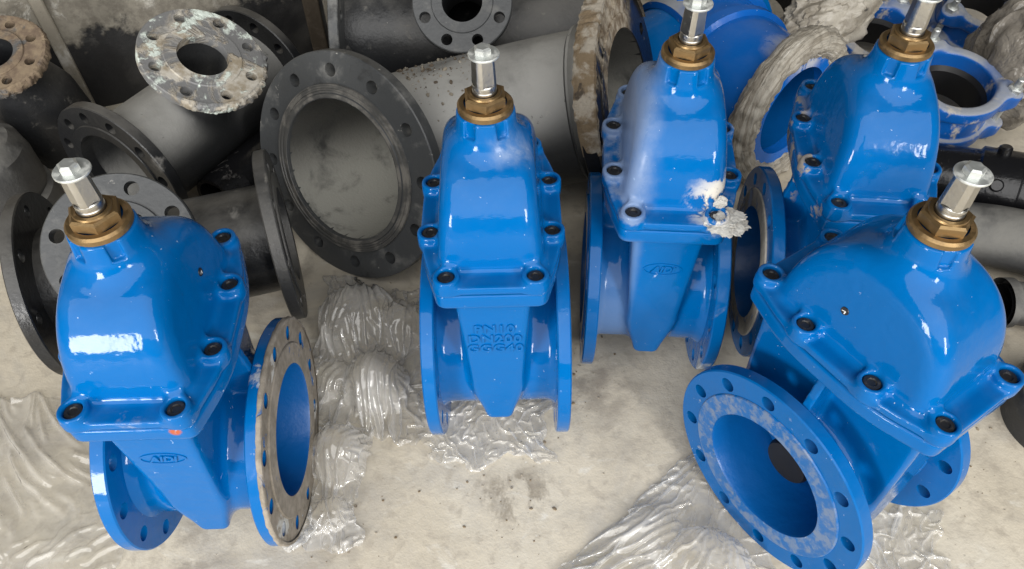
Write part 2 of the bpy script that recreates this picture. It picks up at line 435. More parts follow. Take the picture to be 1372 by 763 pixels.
M['concrete'] = mat('concrete_floor', (0.55, 0.49, 0.385), 0.85, vary=0.10, layers=[
    dict(col=(0.62, 0.57, 0.47), scale=3.2, lo=0.42, hi=0.7, rough=0.9, amt=0.8),
    dict(col=(0.33, 0.29, 0.235), scale=7, lo=0.56, hi=0.76, rough=0.85, amt=0.8),
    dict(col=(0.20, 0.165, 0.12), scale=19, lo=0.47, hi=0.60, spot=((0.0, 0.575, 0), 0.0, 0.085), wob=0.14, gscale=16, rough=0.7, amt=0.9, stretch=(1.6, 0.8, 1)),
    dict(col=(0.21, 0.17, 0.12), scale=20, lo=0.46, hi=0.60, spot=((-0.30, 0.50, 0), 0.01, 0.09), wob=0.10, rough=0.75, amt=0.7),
    dict(col=(0.40, 0.37, 0.32), scale=2.6, lo=0.48, hi=0.66, rough=0.7, amt=0.8, dist=1.2),
    dict(col=(0.70, 0.67, 0.59), scale=5.5, lo=0.58, hi=0.70, rough=0.9, amt=0.6, stretch=(1, 2.2, 1), dist=1.5),
    dict(col=(0.26, 0.225, 0.18), scale=22, lo=0.40, hi=0.62, spot=((0.15, 0.80, 0), 0.02, 0.12), wob=0.10, rough=0.75, amt=0.8),  # shadow under the third valve, painted into the floor colour
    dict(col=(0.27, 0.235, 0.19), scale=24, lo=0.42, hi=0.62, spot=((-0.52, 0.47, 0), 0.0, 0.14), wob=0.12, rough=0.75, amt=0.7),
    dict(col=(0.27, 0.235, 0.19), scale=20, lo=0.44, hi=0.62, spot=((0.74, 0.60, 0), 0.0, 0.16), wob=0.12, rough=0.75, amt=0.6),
    dict(col=(0.22, 0.20, 0.17), scale=60, lo=0.66, hi=0.73, rough=0.9, amt=0.6),
    dict(col=(0.10, 0.085, 0.07), scale=120, lo=0.725, hi=0.75, rough=0.9, amt=0.9),
    dict(col=(0.36, 0.315, 0.25), scale=42, lo=0.50, hi=0.70, rough=0.9, amt=0.55),
    dict(col=(0.62, 0.60, 0.55), scale=75, lo=0.69, hi=0.74, rough=0.9, amt=0.8)],
    bump=((7, 0.003, 4), (60, 0.0010, 5), (260, 0.0004, 3)))


# ------------------------------------------------------------------ mesh helpers
def finish(me, angle=35):
    me.shade_smooth()
    me.set_sharp_from_angle(angle=R(angle))
    return me


def link(name, me, material=None, parent=None):
    if isinstance(me, bmesh.types.BMesh):
        bm = me
        me = bpy.data.meshes.new(name)
        bmesh.ops.recalc_face_normals(bm, faces=bm.faces)
        bm.to_mesh(me)
        bm.free()
        finish(me)
    o = bpy.data.objects.new(name, me)
    COL.objects.link(o)
    if material is not None:
        if len(me.materials) == 0:
            me.materials.append(material)
        else:
            o.material_slots[0].link = 'OBJECT'
            o.material_slots[0].material = material
    if parent is not None:
        o.parent = parent
    return o


def tag(o, label, cat, group=None):
    o['label'] = label
    o['category'] = cat
    if group:
        o['group'] = group
    return o


def thing(name, label, cat, mw, group=None):
    o = bpy.data.objects.new(name, None)
    o.empty_display_size = 0.05
    COL.objects.link(o)
    o.matrix_world = mw
    return tag(o, label, cat, group)


def lathe(profile, seg=48, close=False, mw=None, bm=None):
    """Revolve (r, z) points about Z."""
    bm = bm or bmesh.new()
    rings = []
    for r, z in profile:
        if r < 1e-6:
            rings.append([bm.verts.new((0, 0, z))])
        else:
            rings.append([bm.verts.new((r * math.cos(2 * math.pi * i / seg), r * math.sin(2 * math.pi * i / seg), z)) for i in range(seg)])
    pairs = list(zip(rings[:-1], rings[1:]))
    if close:
        pairs.append((rings[-1], rings[0]))
    for a, b in pairs:
        for i in range(seg):
            j = (i + 1) % seg
            if len(a) == 1 and len(b) == 1:
                continue
            if len(a) == 1:
                bm.faces.new((a[0], b[i], b[j]))
            elif len(b) == 1:
                bm.faces.new((a[i], a[j], b[0]))
            else:
                bm.faces.new((a[i], a[j], b[j], b[i]))
    if mw is not None:
        bm.transform(mw)
    return bm


def prism(bm, n, r, z0, z1, ch=0.0, rot=0.0, at=(0, 0)):
    """n-sided prism (hexagon heads) with a chamfered upper edge."""
    prof = [(r, z0), (r, z1 - ch), (r - ch * 1.6, z1)] if ch else [(r, z0), (r, z1)]
    rings = [[bm.verts.new((at[0] + q * math.cos(rot + 2 * math.pi * i / n), at[1] + q * math.sin(rot + 2 * math.pi * i / n), z)) for i in range(n)] for q, z in prof]
    for a, b in zip(rings[:-1], rings[1:]):
        for i in range(n):
            bm.faces.new((a[i], a[(i + 1) % n], b[(i + 1) % n], b[i]))
    bm.faces.new(rings[-1])
    bm.faces.new(rings[0][::-1])


def drilled_flange(ro, ri, t, n, rh, rp, rf=None, fh=0.003, turn=0.5, ch=0.002):
    """A flange with real bolt holes; mating face at z = 0 looking up +Z, body down to z = -t."""
    bm = bmesh.new()
    half = math.pi / n
    roc = ro - ch

    def outline(rout):
        corners = [(rout * math.cos(half), rout * math.sin(half)), (ri * math.cos(half), ri * math.sin(half)),
                   (ri * math.cos(half), -ri * math.sin(half)), (rout * math.cos(half), -rout * math.sin(half))]
        ang = [2 * math.pi * i / 28 for i in range(28)] + [math.atan2(y, x - rp) for x, y in corners]
        return sorted(a % (2 * math.pi) for a in ang)

    angs = outline(roc)
    pts = []
    for a in angs:
        dx, dy = math.cos(a), math.sin(a)
        best = 9.0
        kind = 0
        for rr, k in ((roc, 1), (ri, 2)):
            bq = rp * dx
            cq = rp * rp - rr * rr
            disc = bq * bq - cq
            if disc >= 0:
                for s in (-1, 1):
                    tt = -bq + s * math.sqrt(disc)
                    if 1e-6 < tt < best:
                        best, kind = tt, k
        for sgn in (-1, 1):
            nx, ny = -math.sin(half), sgn * math.cos(half)
            den = dx * nx + dy * ny
            if den > 1e-9:
                tt = -(rp * nx) / den
                if 1e-6 < tt < best - 1e-7:
                    best, kind = tt, 3
        pts.append((rp + best * dx, best * dy))
    base = len(angs)
    for s in range(n):
        ro_ = Matrix.Rotation((s + turn) * 2 * half, 2)
        layers = []
        for z in (0, -t):
            hole = [bm.verts.new((*(ro_ @ Vector((rp + rh * math.cos(a), rh * math.sin(a)))), z)) for a in angs]
            edge = [bm.verts.new((*(ro_ @ Vector(p)), z)) for p in pts]
            layers.append((hole, edge))
            for i in range(base):
                j = (i + 1) % base
                bm.faces.new((hole[i], edge[i], edge[j], hole[j]))
        (h0, e0), (h1, e1) = layers
        for i in range(base):
            j = (i + 1) % base
            bm.faces.new((h0[i], h0[j], h1[j], h1[i]))
            rm = [Vector(e0[k].co[:2]).length for k in (i, j)]
            if all(abs(q - roc) < 1e-5 for q in rm):
                rng_ = [e0]
                for z in (-ch, -t + ch):
                    pass
                a0, b0, a1, b1 = e0[i], e0[j], e1[i], e1[j]
                va = [bm.verts.new((a0.co.x * ro / roc, a0.co.y * ro / roc, z)) for z in (-ch, -t + ch)]
                vb = [bm.verts.new((b0.co.x * ro / roc, b0.co.y * ro / roc, z)) for z in (-ch, -t + ch)]
                bm.faces.new((a0, va[0], vb[0], b0))
                bm.faces.new((va[0], va[1], vb[1], vb[0]))
                bm.faces.new((va[1], a1, b1, vb[1]))
            elif all(abs(q - ri) < 1e-5 for q in rm):
                bm.faces.new((e0[i], e1[i], e1[j], e0[j]))
    bmesh.ops.remove_doubles(bm, verts=bm.verts, dist=1e-5)
    if rf:
        lathe([(ri, -0.002), (ri, fh), (rf - 0.0015, fh), (rf, fh - 0.0015), (rf, -0.002)], 72, bm=bm)
    return bm


def axis_matrix(pos, direction):
    q = Vector(direction).normalized().to_track_quat('Z', 'Y')
    return Matrix.Translation(Vector(pos)) @ q.to_matrix().to_4x4()


# signed-distance modelling: cast iron with fillets
def smin(a, b, k):
    h = np.clip(0.5 + 0.5 * (b - a) / k, 0, 1)
    return b + (a - b) * h - k * h * (1 - h)


def smax(a, b, k):
    return -smin(-a, -b, k)


def sdf_mesh(name, f, lo, hi, h):
    """Surface nets over f(x, y, z) < 0, then a Newton step on to the surface."""
    ax = [np.arange(lo[i], hi[i] + h, h) for i in range(3)]
    X, Y, Z = np.meshgrid(*ax, indexing='ij')
    V = f(X, Y, Z)
    S = V < 0
    nx, ny, nz_ = V.shape
    cnt = np.zeros((nx - 1, ny - 1, nz_ - 1), np.int32)
    acc = np.zeros((nx - 1, ny - 1, nz_ - 1, 3))
    offs = [(i, j, k) for i in (0, 1) for j in (0, 1) for k in (0, 1)]

    def cub(A, o):
        return A[o[0]:nx - 1 + o[0], o[1]:ny - 1 + o[1], o[2]:nz_ - 1 + o[2]]
    for a in offs:
        for d in range(3):
            if a[d] == 0:
                b = list(a)
                b[d] = 1
                va, vb = cub(V, a), cub(V, b)
                cr = (va < 0) != (vb < 0)
                t = np.where(cr, va / np.where(cr, va - vb, 1), 0)
                cnt += cr
                for e in range(3):
                    acc[..., e] += np.where(cr, a[e] + (t if e == d else 0), 0)
    act = cnt > 0
    idx = -np.ones(act.shape, np.int64)
    idx[act] = np.arange(act.sum())
    cells = np.argwhere(act)
    P = (cells + acc[act] / cnt[act][:, None]) * h + np.array([a[0] for a in ax])
    for _ in range(2):
        e = 4e-4
        v = f(P[:, 0], P[:, 1], P[:, 2])
        g = np.stack([f(P[:, 0] + e * (i == 0), P[:, 1] + e * (i == 1), P[:, 2] + e * (i == 2)) - v for i in range(3)], -1) / e
        st = np.clip(v / np.maximum((g ** 2).sum(-1), 0.2), -h * 0.6, h * 0.6)
        P = P - st[:, None] * g
    quads = []
    for d in range(3):
        a = [slice(None)] * 3
        b = [slice(None)] * 3
        a[d] = slice(0, -1)
        b[d] = slice(1, None)
        e1, e2 = [k for k in range(3) if k != d]
        sa, sb = S[tuple(a)], S[tuple(b)]
        ed = np.argwhere(sa != sb)
        ok = (ed[:, e1] > 0) & (ed[:, e2] > 0) & (ed[:, e1] < V.shape[e1] - 1) & (ed[:, e2] < V.shape[e2] - 1)
        ed = ed[ok]
        ins = sa[tuple(ed.T)]

        def at(o1, o2):
            c = ed.copy()
            c[:, e1] -= o1
            c[:, e2] -= o2
            return idx[tuple(c.T)]
        q = np.stack([at(1, 1), at(0, 1), at(0, 0), at(1, 0)], -1)
        flip = ins if d != 1 else ~ins
        q[~flip] = q[~flip][:, ::-1]
        quads.append(q)
    Q = np.concatenate(quads)
    me = bpy.data.meshes.new(name)
    me.vertices.add(len(P))
    me.vertices.foreach_set('co', P.ravel())
    me.loops.add(Q.size)
    me.loops.foreach_set('vertex_index', Q.ravel())
    me.polygons.add(len(Q))
    me.polygons.foreach_set('loop_start', np.arange(len(Q)) * 4)
    me.update(calc_edges=True)
    me.validate()
    me.shade_smooth()
    return me


# ------------------------------------------------------------------ the gate valve, DN200, pipe axis X, stem up
PZ = 0.17                         # height of the bore axis: the valve stands on its flange rims
HALF = 0.1135                     # half the face-to-face length
BOLTS = [(sx * 0.058, sy * 0.133) for sx in (-1, 1) for sy in (-1, 1)] + [(sx * 0.083, sy * 0.051) for sx in (-1, 1) for sy in (-1, 1)]


def oct_plan(ax, ay, k=0.012):
    pts = [(0.072, 0.1475), (0.0980, 0.064), (0.0980, -0.02)]
    d = ay - 0.1475
    for (x0, y0), (x1, y1) in zip(pts[:-1], pts[1:]):
        ex, ey = x1 - x0, y1 - y0
        l = math.hypot(ex, ey)
        nx, ny = -ey / l, ex / l
        d = smax(d, (ax - x0) * nx + (ay - y0) * ny, k)
    return d


def bosses(x, y):
    d = np.full(np.shape(x), 9.0)
    for bx, by in BOLTS:
        d = np.minimum(d, np.hypot(x - bx, y - by))
    return d


def valve_body(x, y, z):
    ax, ay = np.abs(x), np.abs(y)
    rr = np.hypot(y, z - PZ)
    tube = np.maximum(rr - (0.116 + 0.012 * np.clip((ax - 0.075) / 0.02, 0, 1) ** 2), ax - 0.0935)
    w = np.interp(z, [0.06, 0.095, 0.19, 0.43], [0.012, 0.0195, 0.040, 0.0545])
    yw = 0.1285 - 0.0 * z
    chest = smax(smax(ax - w, ay - yw, 0.010), 0.097 - z, 0.012)
    chest = smax(chest, z - 0.425, 0.004)
    d = smin(tube, chest, 0.018)
    fl = smax(oct_plan(ax, ay), np.abs(z - 0.4185) - 0.0125, 0.005)
    d = smin(d, fl, 0.010)
    rib = np.maximum(np.maximum(ay - 0.006, np.abs(z - 0.35) - 0.065), np.maximum(ax - np.interp(z, [0.29, 0.40], [0.098, 0.082]), 0.02 - ax))
    d = smin(d, rib, 0.007)
    d = smax(d, 0.100 - rr, 0.004)
    return d


def valve_bonnet(x, y, z):
    ax, ay = np.abs(x), np.abs(y)
    fl = smax(oct_plan(ax, ay), np.abs(z - 0.4400) - 0.0065, 0.004)
    d = fl
    b = bosses(x, y)
    d = smin(d, smax(b - 0.0176, np.abs(z - 0.446) - 0.012, 0.004), 0.007)
    # dome: a half disc across the pipe, flat sides, rounded edges
    u = np.sqrt((ay / 0.117) ** 2 + 1e-9)
    v = np.clip((z - 0.425) / 0.155, 0, None)
    q = (u ** 2.45 + v ** 2.45 + 1e-9) ** (1 / 2.45)
    prof = (q - 1) * 0.125
    hw = 0.0715 - 0.10 * np.clip(z - 0.45, 0, None)
    dome = smax(prof, ax - hw, 0.026)
    dome = smax(dome, 0.436 - z, 0.002)
    d = smin(d, dome, 0.011)
    rr = np.hypot(x, y)
    neck = smax(rr - np.interp(z, [0.50, 0.57, 0.622], [0.050, 0.0425, 0.0365]), z - 0.6195, 0.003)
    neck = smax(neck, 0.50 - z, 0.002)
    for sy in (-1, 1):
        for an in (-33, 33):
            dx, dy = math.sin(R(an)), sy * math.cos(R(an))
            al = x * dx + y * dy
            tn = np.abs(-x * dy + y * dx)
            pocket = np.maximum(np.maximum(0.0335 - al, tn - 0.0072), np.abs(z - 0.612) - 0.016)
            neck = smax(neck, -pocket, 0.0015)
    d = smin(d, neck, 0.020)
    d = smax(d, -smax(b - 0.0116, 0.449 - z, 0.001), 0.0025)
    return d


me_body = sdf_mesh('valve_body', valve_body, (-0.125, -0.165, 0.035), (0.125, 0.165, 0.445), 0.0027)
me_bonnet = sdf_mesh('valve_bonnet', valve_bonnet, (-0.125, -0.165, 0.425), (0.125, 0.165, 0.63), 0.0023)


def mesh_of(bm, name, angle=35):
    me = bpy.data.meshes.new(name)
    bmesh.ops.recalc_face_normals(bm, faces=bm.faces)
    bm.to_mesh(me)
    bm.free()
    return finish(me, angle)


_bm = drilled_flange(0.170, 0.100, 0.0205, 12, 0.0112, 0.1475)
_face = lathe([(0.1, -0.002), (0.1, 0.0025), (0.131, 0.0025), (0.1325, 0.001), (0.1325, -0.002)], 72)
_fr = Matrix.Translation((HALF - 0.0025, 0, PZ)) @ Matrix.Rotation(R(90), 4, 'Y')
_bm.transform(_fr)
_face.transform(_fr)
me_flange = mesh_of(_bm, 'valve_flange')
me_face = mesh_of(_face, 'valve_raised_face')
me_liner = mesh_of(lathe([(0.0998, 0.0), (0.0985, 0.004), (0.0985, 2 * HALF - 0.004), (0.0998, 2 * HALF)], 64,
                         mw=Matrix.Translation((-HALF, 0, PZ)) @ Matrix.Rotation(R(90), 4, 'Y')), 'valve_bore')
_g = lathe([(0, 0.022), (0.06, 0.020), (0.090, 0.012), (0.098, 0.0), (0.090, -0.012), (0.06, -0.020), (0, -0.022)], 48,
           mw=Matrix.Translation((0, 0, PZ)) @ Matrix.Rotation(R(90), 4, 'Y'))
me_gate = mesh_of(_g, 'valve_gate')
_g = bmesh.new()
for s in (-1, 1):
    lathe([(0.036, 0.018), (0.037, 0.050), (0.034, 0.056), (0.018, 0.056), (0.0, 0.053)], 40,
          mw=None, bm=_g)
    if s == -1:
        _g.transform(Matrix.Rotation(R(180), 4, 'X'))
_g.transform(Matrix.Translation((0, 0.0, PZ - 0.022)) @ Matrix.Rotation(R(90), 4, 'Y'))
me_gate_seat = mesh_of(_g, 'gate_seat')
_g = lathe([(0.0111, -0.008), (0.0111, 0.0025), (0.0099, 0.0044), (0.0060, 0.0048), (0.0050, 0.0030), (0, 0.0028)], 20)
me_plug = mesh_of(_g, 'bolt_cap')
# bronze gland nut
_g = lathe([(0.0335, 0.0), (0.0352, 0.0015), (0.0352, 0.0075), (0.0325, 0.0105), (0.027, 0.011)], 48)
prism(_g, 6, 0.0282, 0.0105, 0.0235, 0.0022, R(30))
lathe([(0.0215, 0.0225), (0.0205, 0.0258), (0.0165, 0.0258), (0.0158, 0.021)], 36, bm=_g)
me_nut = mesh_of(_g, 'gland_nut', 25)
# stem: round collar, then a square taper with rounded corners
_g = lathe([(0.0148, 0.015), (0.0152, 0.029), (0.0142, 0.030), (0.0142, 0.0325), (0.0150, 0.0335), (0.0150, 0.037), (0.0138, 0.0385)], 32)
rings = []
for z, hw in ((0.037, 0.0128), (0.0405, 0.0130), (0.074, 0.0118), (0.0755, 0.0108)):
    ring = []
    for i in range(24):
        a = 2 * math.pi * i / 24 + R(15)
        q = hw / max(abs(math.cos(a)), abs(math.sin(a)))
        q = min(q, hw * 1.17)
        ring.append(_g.verts.new((q * math.cos(a), q * math.sin(a), z)))
    rings.append(ring)
for a, b in zip(rings[:-1], rings[1:]):
    for i in range(24):
        _g.faces.new((a[i], a[(i + 1) % 24], b[(i + 1) % 24], b[i]))
_g.faces.new(rings[-1])
me_stem = mesh_of(_g, 'valve_stem', 25)
_g = lathe([(0.0045, 0.0), (0.0182, 0.0), (0.0189, 0.0008), (0.0189, 0.0024), (0.0182, 0.0032), (0.0045, 0.0032)], 40)
me_washer = mesh_of(_g, 'stem_washer')
_g = bmesh.new()
prism(_g, 6, 0.0108, 0.0, 0.0088, 0.0018, R(10))
me_sbolt = mesh_of(_g, 'stem_bolt', 25)


def text_mesh(txt, size, depth, spacing=1.0, line=1.0, shear=0.0, bold=0.0):
    cu = bpy.data.curves.new('lettering', 'FONT')
    cu.body = txt
    cu.size = size
    cu.extrude = depth
    cu.offset = bold
    cu.shear = shear
    cu.bevel_depth = depth * 0.25
    cu.bevel_resolution = 1
    cu.align_x = 'CENTER'
    cu.align_y = 'CENTER'
    cu.space_character = spacing
    cu.space_line = line
    o = bpy.data.objects.new('lettering', cu)
    COL.objects.link(o)
    dg = bpy.context.evaluated_depsgraph_get()
    dg.update()
    me = bpy.data.meshes.new_from_object(o.evaluated_get(dg))
    bpy.data.objects.remove(o)
    return me


def front_text(me, z, y=-0.1287):
    me.transform(Matrix.Translation((0, y, z)) @ Matrix.Rotation(R(90), 4, 'X'))
    return me


me_logo = text_mesh('AIDI', 0.0165, 0.0017, 1.0, shear=0.25, bold=0.0003)
_g = bmesh.new()
_g.from_mesh(me_logo)
n = 56
prof = [(1.0, -0.0006), (1.0, 0.0009), (0.93, 0.0009), (0.93, -0.0006)]
rr_ = [[_g.verts.new(((0.0275 - (1 - k) * 0.028) * math.cos(2 * math.pi * i / n), (0.0125 - (1 - k) * 0.028) * math.sin(2 * math.pi * i / n), z)) for i in range(n)] for k, z in prof]
for a, b in zip(rr_[:-1], rr_[1:]):
    for i in range(n):
        _g.faces.new((a[i], a[(i + 1) % n], b[(i + 1) % n], b[i]))
me_logo = bpy.data.meshes.new('logo')
_g.to_mesh(me_logo)
_g.free()
me_logo.transform(Matrix.Scale(1.08, 4))
front_text(me_logo, 0.328)
me_marks = front_text(text_mesh('PN10\nDN200\nGGG40', 0.0235, 0.0019, 1.12, 0.95, bold=0.0002), 0.316)

for me_, mt_ in ((me_body, 'blue'), (me_bonnet, 'blue'), (me_flange, 'flange_plain'), (me_face, 'blue'), (me_liner, 'bore'), (me_gate, 'bore'),
                 (me_gate_seat, 'rubber'), (me_plug, 'plug'), (me_nut, 'bronze'), (me_stem, 'steel'), (me_washer, 'zinc'), (me_sbolt, 'zinc'),
                 (me_logo, 'blue'), (me_marks, 'blue')):
    me_.materials.clear()
    me_.materials.append(M[mt_])
me_flange_l = me_flange.copy()
me_flange_l.transform(Matrix.Rotation(R(180), 4, 'Z'))
me_face_l = me_face.copy()
me_face_l.transform(Matrix.Rotation(R(180), 4, 'Z'))


def use(o, material):
    o.material_slots[0].link = 'OBJECT'
    o.material_slots[0].material = M[material]
    return o


def lump(name, r, seed, amp=0.2, freq=14, sub=5, scale=(1, 1, 1), grain=0.0):
    """A crumpled lump: soft bulges with creased valleys."""
    bm = bmesh.new()
    bmesh.ops.create_icosphere(bm, subdivisions=sub, radius=1)
    sh = Vector((seed * 3.7, seed * 1.3, 1))
    for v in bm.verts:
        p = v.co.copy()
        q = p * freq * r
        w = Vector((noise.noise(q + sh), noise.noise(q + sh * 2), noise.noise(q + sh * 3)))
        q = q + w * 0.7
        n_ = 0.9 * noise.noise(q * 0.9 + sh) + 0.55 * (abs(noise.noise(q * 1.8 + sh)) * 2 - 0.5) + 0.3 * (abs(noise.noise(q * 3.9 + sh)) * 2 - 0.5) + 0.13 * (abs(noise.noise(q * 8.3 + sh)) * 2 - 0.5)
        n_ += grain * noise.noise(q * 17 + sh)
        v.co = Vector((p.x * scale[0], p.y * scale[1], p.z * scale[2])) * r * (1 + amp * n_)
    return bm


def make_valve(loc, rz, tx, ty, label, mark=None, body='blue', bonnet='blue', fl=('blue', 'blue'), face=('blue', 'blue'), sticker=False, stem_turn=0):
    mw = Matrix.Translation((loc[0], loc[1], 0.0)) @ Matrix.Rotation(R(tx), 4, 'X') @ Matrix.Rotation(R(ty), 4, 'Y') @ Matrix.Rotation(R(rz), 4, 'Z')
    t = thing('gate_valve', label, 'gate valve', mw, 'blue gate valves with bronze gland nuts')
    b = use(link('body', me_body, None, t), body)
    if mark is not None:
        use(link('lettering', mark, None, b), body)
    link('bore_liner', me_liner, None, t)
    g = link('gate', me_gate, None, t)
    link('gate_seat', me_gate_seat, None, g)
    for k, (mf, mc) in enumerate(((me_flange_l, me_face_l), (me_flange, me_face))):
        f = use(link('flange', mf, None, t), fl[k])
        use(link('raised_face', mc, None, f), face[k])
    bo = use(link('bonnet', me_bonnet, None, t), bonnet)
    for k, (bx, by) in enumerate(BOLTS):
        c = link('bolt_cap', me_plug, None, t)
        c.location = (bx, by, 0.4495 + 0.0015 * math.sin(k * 5.1))
        c.rotation_euler = (0, 0, k)
    nut = link('gland_nut', me_nut, None, t)
    nut.location = (0, 0, 0.6195)
    nut.rotation_euler = (0, 0, R(stem_turn))
    st = link('stem', me_stem, None, t)
    st.location = (0, 0, 0.6195)
    st.rotation_euler = (0, 0, R(stem_turn * 1.7 + 20))
    wa = link('washer', me_washer, None, st)
    wa.location = (0.0012, -0.0008, 0.0755)
    sb = link('stem_bolt', me_sbolt, None, st)
    sb.location = (0.0005, 0, 0.0787)
    if sticker:
        s = sticker
        d = lathe([(0, 0.0008), (0.0052, 0.0008), (0.0055, 0.0)], 20)
        dm = link('sticker', d, M['sticker'], bo)
        dm.matrix_local = s
        w = bmesh.new()
        for q in (((-0.0036, -0.0004), (0.0018, 0.0013), (0.0020, 0.0002), (-0.0034, -0.0012)), ((0.0008, 0.0008), (0.0022, 0.0008), (0.0016, -0.0036), (0.0002, -0.0034))):
            w.faces.new([w.verts.new((x, y, 0.0010)) for x, y in q])
        # printed mark: lies on the sticker
        wm = link('sticker_print', w, M['white_print'], bo)
        wm.matrix_local = s
    return t




def side(sx, y, z):
    xs = np.linspace(0.03, 0.09, 1200)
    v = valve_bonnet(xs, np.full(1200, y), np.full(1200, z))
    x = xs[np.argmax(v > 0)]
    return axis_matrix((sx * (x + 0.0004), y, z), (sx, 0, 0.10))


valve_a = make_valve((-0.4485, 0.6027), 1.43, -0.07, 0.23, 'blue gate valve with oval logo and thick dried mud caked over its right flange', me_logo,
                     body='blue_left', bonnet='blue_left', fl=('flange_plain', 'flange_mud'), face=('blue', 'face_mud'), sticker=side(1, 0.028, 0.505), stem_turn=20)
valve_b = make_valve((-0.0208, 0.7842), 0.24, -1.3, -0.91, 'blue gate valve cast with PN10 DN200 GGG40, standing on crumpled clear film', me_marks,
                     bonnet='blue_mid', fl=('flange_plain', 'flange_plain'), stem_turn=4)
valve_c = make_valve((0.2416, 0.9196), -4.39, 1.22, -0.43, 'blue gate valve with oval logo and a white mortar lump on its corner bolt', me_logo,
                     body='blue_dusty', bonnet='blue_dusty', fl=('flange_plain', 'flange_plaster'), face=('blue', 'face_plaster'), stem_turn=10)
valve_d = make_valve((0.5352, 0.9252), -5.96, 0.58, -0.38, 'blue gate valve half hidden behind the sideways one, plaster smeared on its left flange', None,
                     body='blue_far', bonnet='blue_far', fl=('flange_chipped', 'flange_plain'), face=('face_plaster', 'blue'), stem_turn=40)
valve_e = make_valve((0.4533, 0.5796), 33.1, -0.43, 0.51, 'blue gate valve turned sideways, its open round bore with worn grey face showing', None,
                     fl=('flange_chipped', 'flange_plain'), face=('face_worn', 'blue'), sticker=side(-1, 0.022, 0.500), stem_turn=-12)
# mortar stuck on the third valve
o = link('mortar_lump', lump('mortar_lump', 0.022, 3, 0.30, 120, 5, (1.3, 1.15, 0.30), 0.35), M['white_mortar'], valve_c)
o.location = (0.071, -0.138, 0.448)
o = link('mortar_lump', lump('mortar_lump', 0.010, 5, 0.32, 150, 4, (0.9, 0.5, 1.1), 0.5), M['white_mortar'], valve_c)
o.location = (0.062, -0.119, 0.466)
# mud edge clinging to the rim of the first valve's flange


def rim_crust(name, ro, x0, x1, a0, a1, seed, thick, material, parent, mw=None, n=140):
    """An uneven crust of dried mortar or mud along part of a flange rim (axis Z, between z = x0 and x1)."""
    bm = bmesh.new()
    rows = []
    for i in range(n + 1):
        u = i / n
        a = R(a0 + (a1 - a0) * u)
        env = min(1, 8 * u, 8 * (1 - u))
        row = []
        for j in range(9):
            w = j / 8
            th = thick * env * (0.35 + 1.3 * abs(noise.noise(Vector((math.cos(a) * 9 + seed, math.sin(a) * 9, w * 1.4)))) + 0.7 * abs(noise.noise(Vector((math.cos(a) * 30 + seed, math.sin(a) * 30, w * 4)))))
            ang = math.pi * w
            zc, hw = (x0 + x1) / 2, (x1 - x0) / 2
            rad = ro - 0.004 + (0.004 + th) * (math.sin(ang) ** 0.5)
            zz = zc - math.cos(ang) * (hw + th * 0.5)
            row.append(bm.verts.new((rad * math.cos(a), rad * math.sin(a), zz)))
        rows.append(row)
    for r0, r1 in zip(rows[:-1], rows[1:]):
        for j in range(8):
            bm.faces.new((r0[j], r0[j + 1], r1[j + 1], r1[j]))
    if mw is not None:
        bm.transform(mw)
    return link(name, bm, M[material], parent)


rim_crust('mud_crust', 0.1695, -0.005, 0.0012, 20, 350, 2.0, 0.0024, 'face_mud', valve_a, _fr)

# ------------------------------------------------------------------ floor
bm = bmesh.new()
bmesh.ops.create_grid(bm, x_segments=4, y_segments=4, size=15)
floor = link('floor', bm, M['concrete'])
floor['kind'] = 'structure'
floor.location = (0, 0, 0)


# ------------------------------------------------------------------ flanged fittings
def pipe_tee(name, label, mw, lL, lR, rp, R1, branch, mats, nh=12, hole=0.012, pcd=0.84, tk=0.022, wall=0.011, group='flanged pipe fittings lying on the floor', ribs=()):
    """A flanged tee: axis X through the origin of mw; branch = (phi, length, flange radius, pipe radius, holes) or None."""
    t = thing(name, label, 'pipe fitting', mw, group)
    bm_, fm, bfm, faces = mats['body'], mats['flange'], mats.get('branch', mats['flange']), None
    if branch:
        phi, lb, Rb, rb, nb = branch
        dy, dz = -math.sin(phi), math.cos(phi)
    else:
        phi = 0
        dy, dz, lb, rb, Rb, nb = 0, 1, 0, 0, 0, 0

    def f(x, y, z):
        rr = np.hypot(y, z)
        d = np.maximum(rr - rp, np.maximum(x - lR + 0.004, -lL + 0.004 - x))
        if branch:
            al = y * dy + z * dz
            r2 = np.hypot(x, y * dz - z * dy)
            d = smin(d, np.maximum(np.maximum(r2 - rb, al - lb + 0.004), -al), 0.035)
            d = smax(d, -np.maximum(r2 - rb + wall, -al), 0.004)
        return np.maximum(d, -(rr - rp + wall))
    e = max(rp, lb) + 0.02
    h = 0.0045 if rp < 0.16 else 0.007
    me = sdf_mesh('pipe_body', f, (-lL, -e, -e), (lR, e, e), h)
    link('pipe_body', me, bm_, t)
    for sx, l in ((-1, lL), (1, lR)):
        R_ = R1[0 if sx < 0 else 1]
        fb = drilled_flange(R_, rp - wall - 0.0005, tk, nh, hole, R_ * pcd, R_ * 0.74)
        fb.transform(axis_matrix((sx * l, 0, 0), (sx, 0, 0)))
        link('flange', fb, fm[0 if sx < 0 else 1], t)
    if branch:
        fb = drilled_flange(Rb, rb - wall - 0.0005, tk * 0.9, nb, hole * 0.95, Rb * 0.8, Rb * 0.62)
        fb.transform(axis_matrix((0, lb * dy, lb * dz), (0, dy, dz)))
        link('branch_flange', fb, bfm, t)
    return t


def place(x, y, z, az, tilt=0.0):
    return Matrix.Translation((x, y, z)) @ Matrix.Rotation(az, 4, 'Z') @ Matrix.Rotation(-tilt, 4, 'Y')


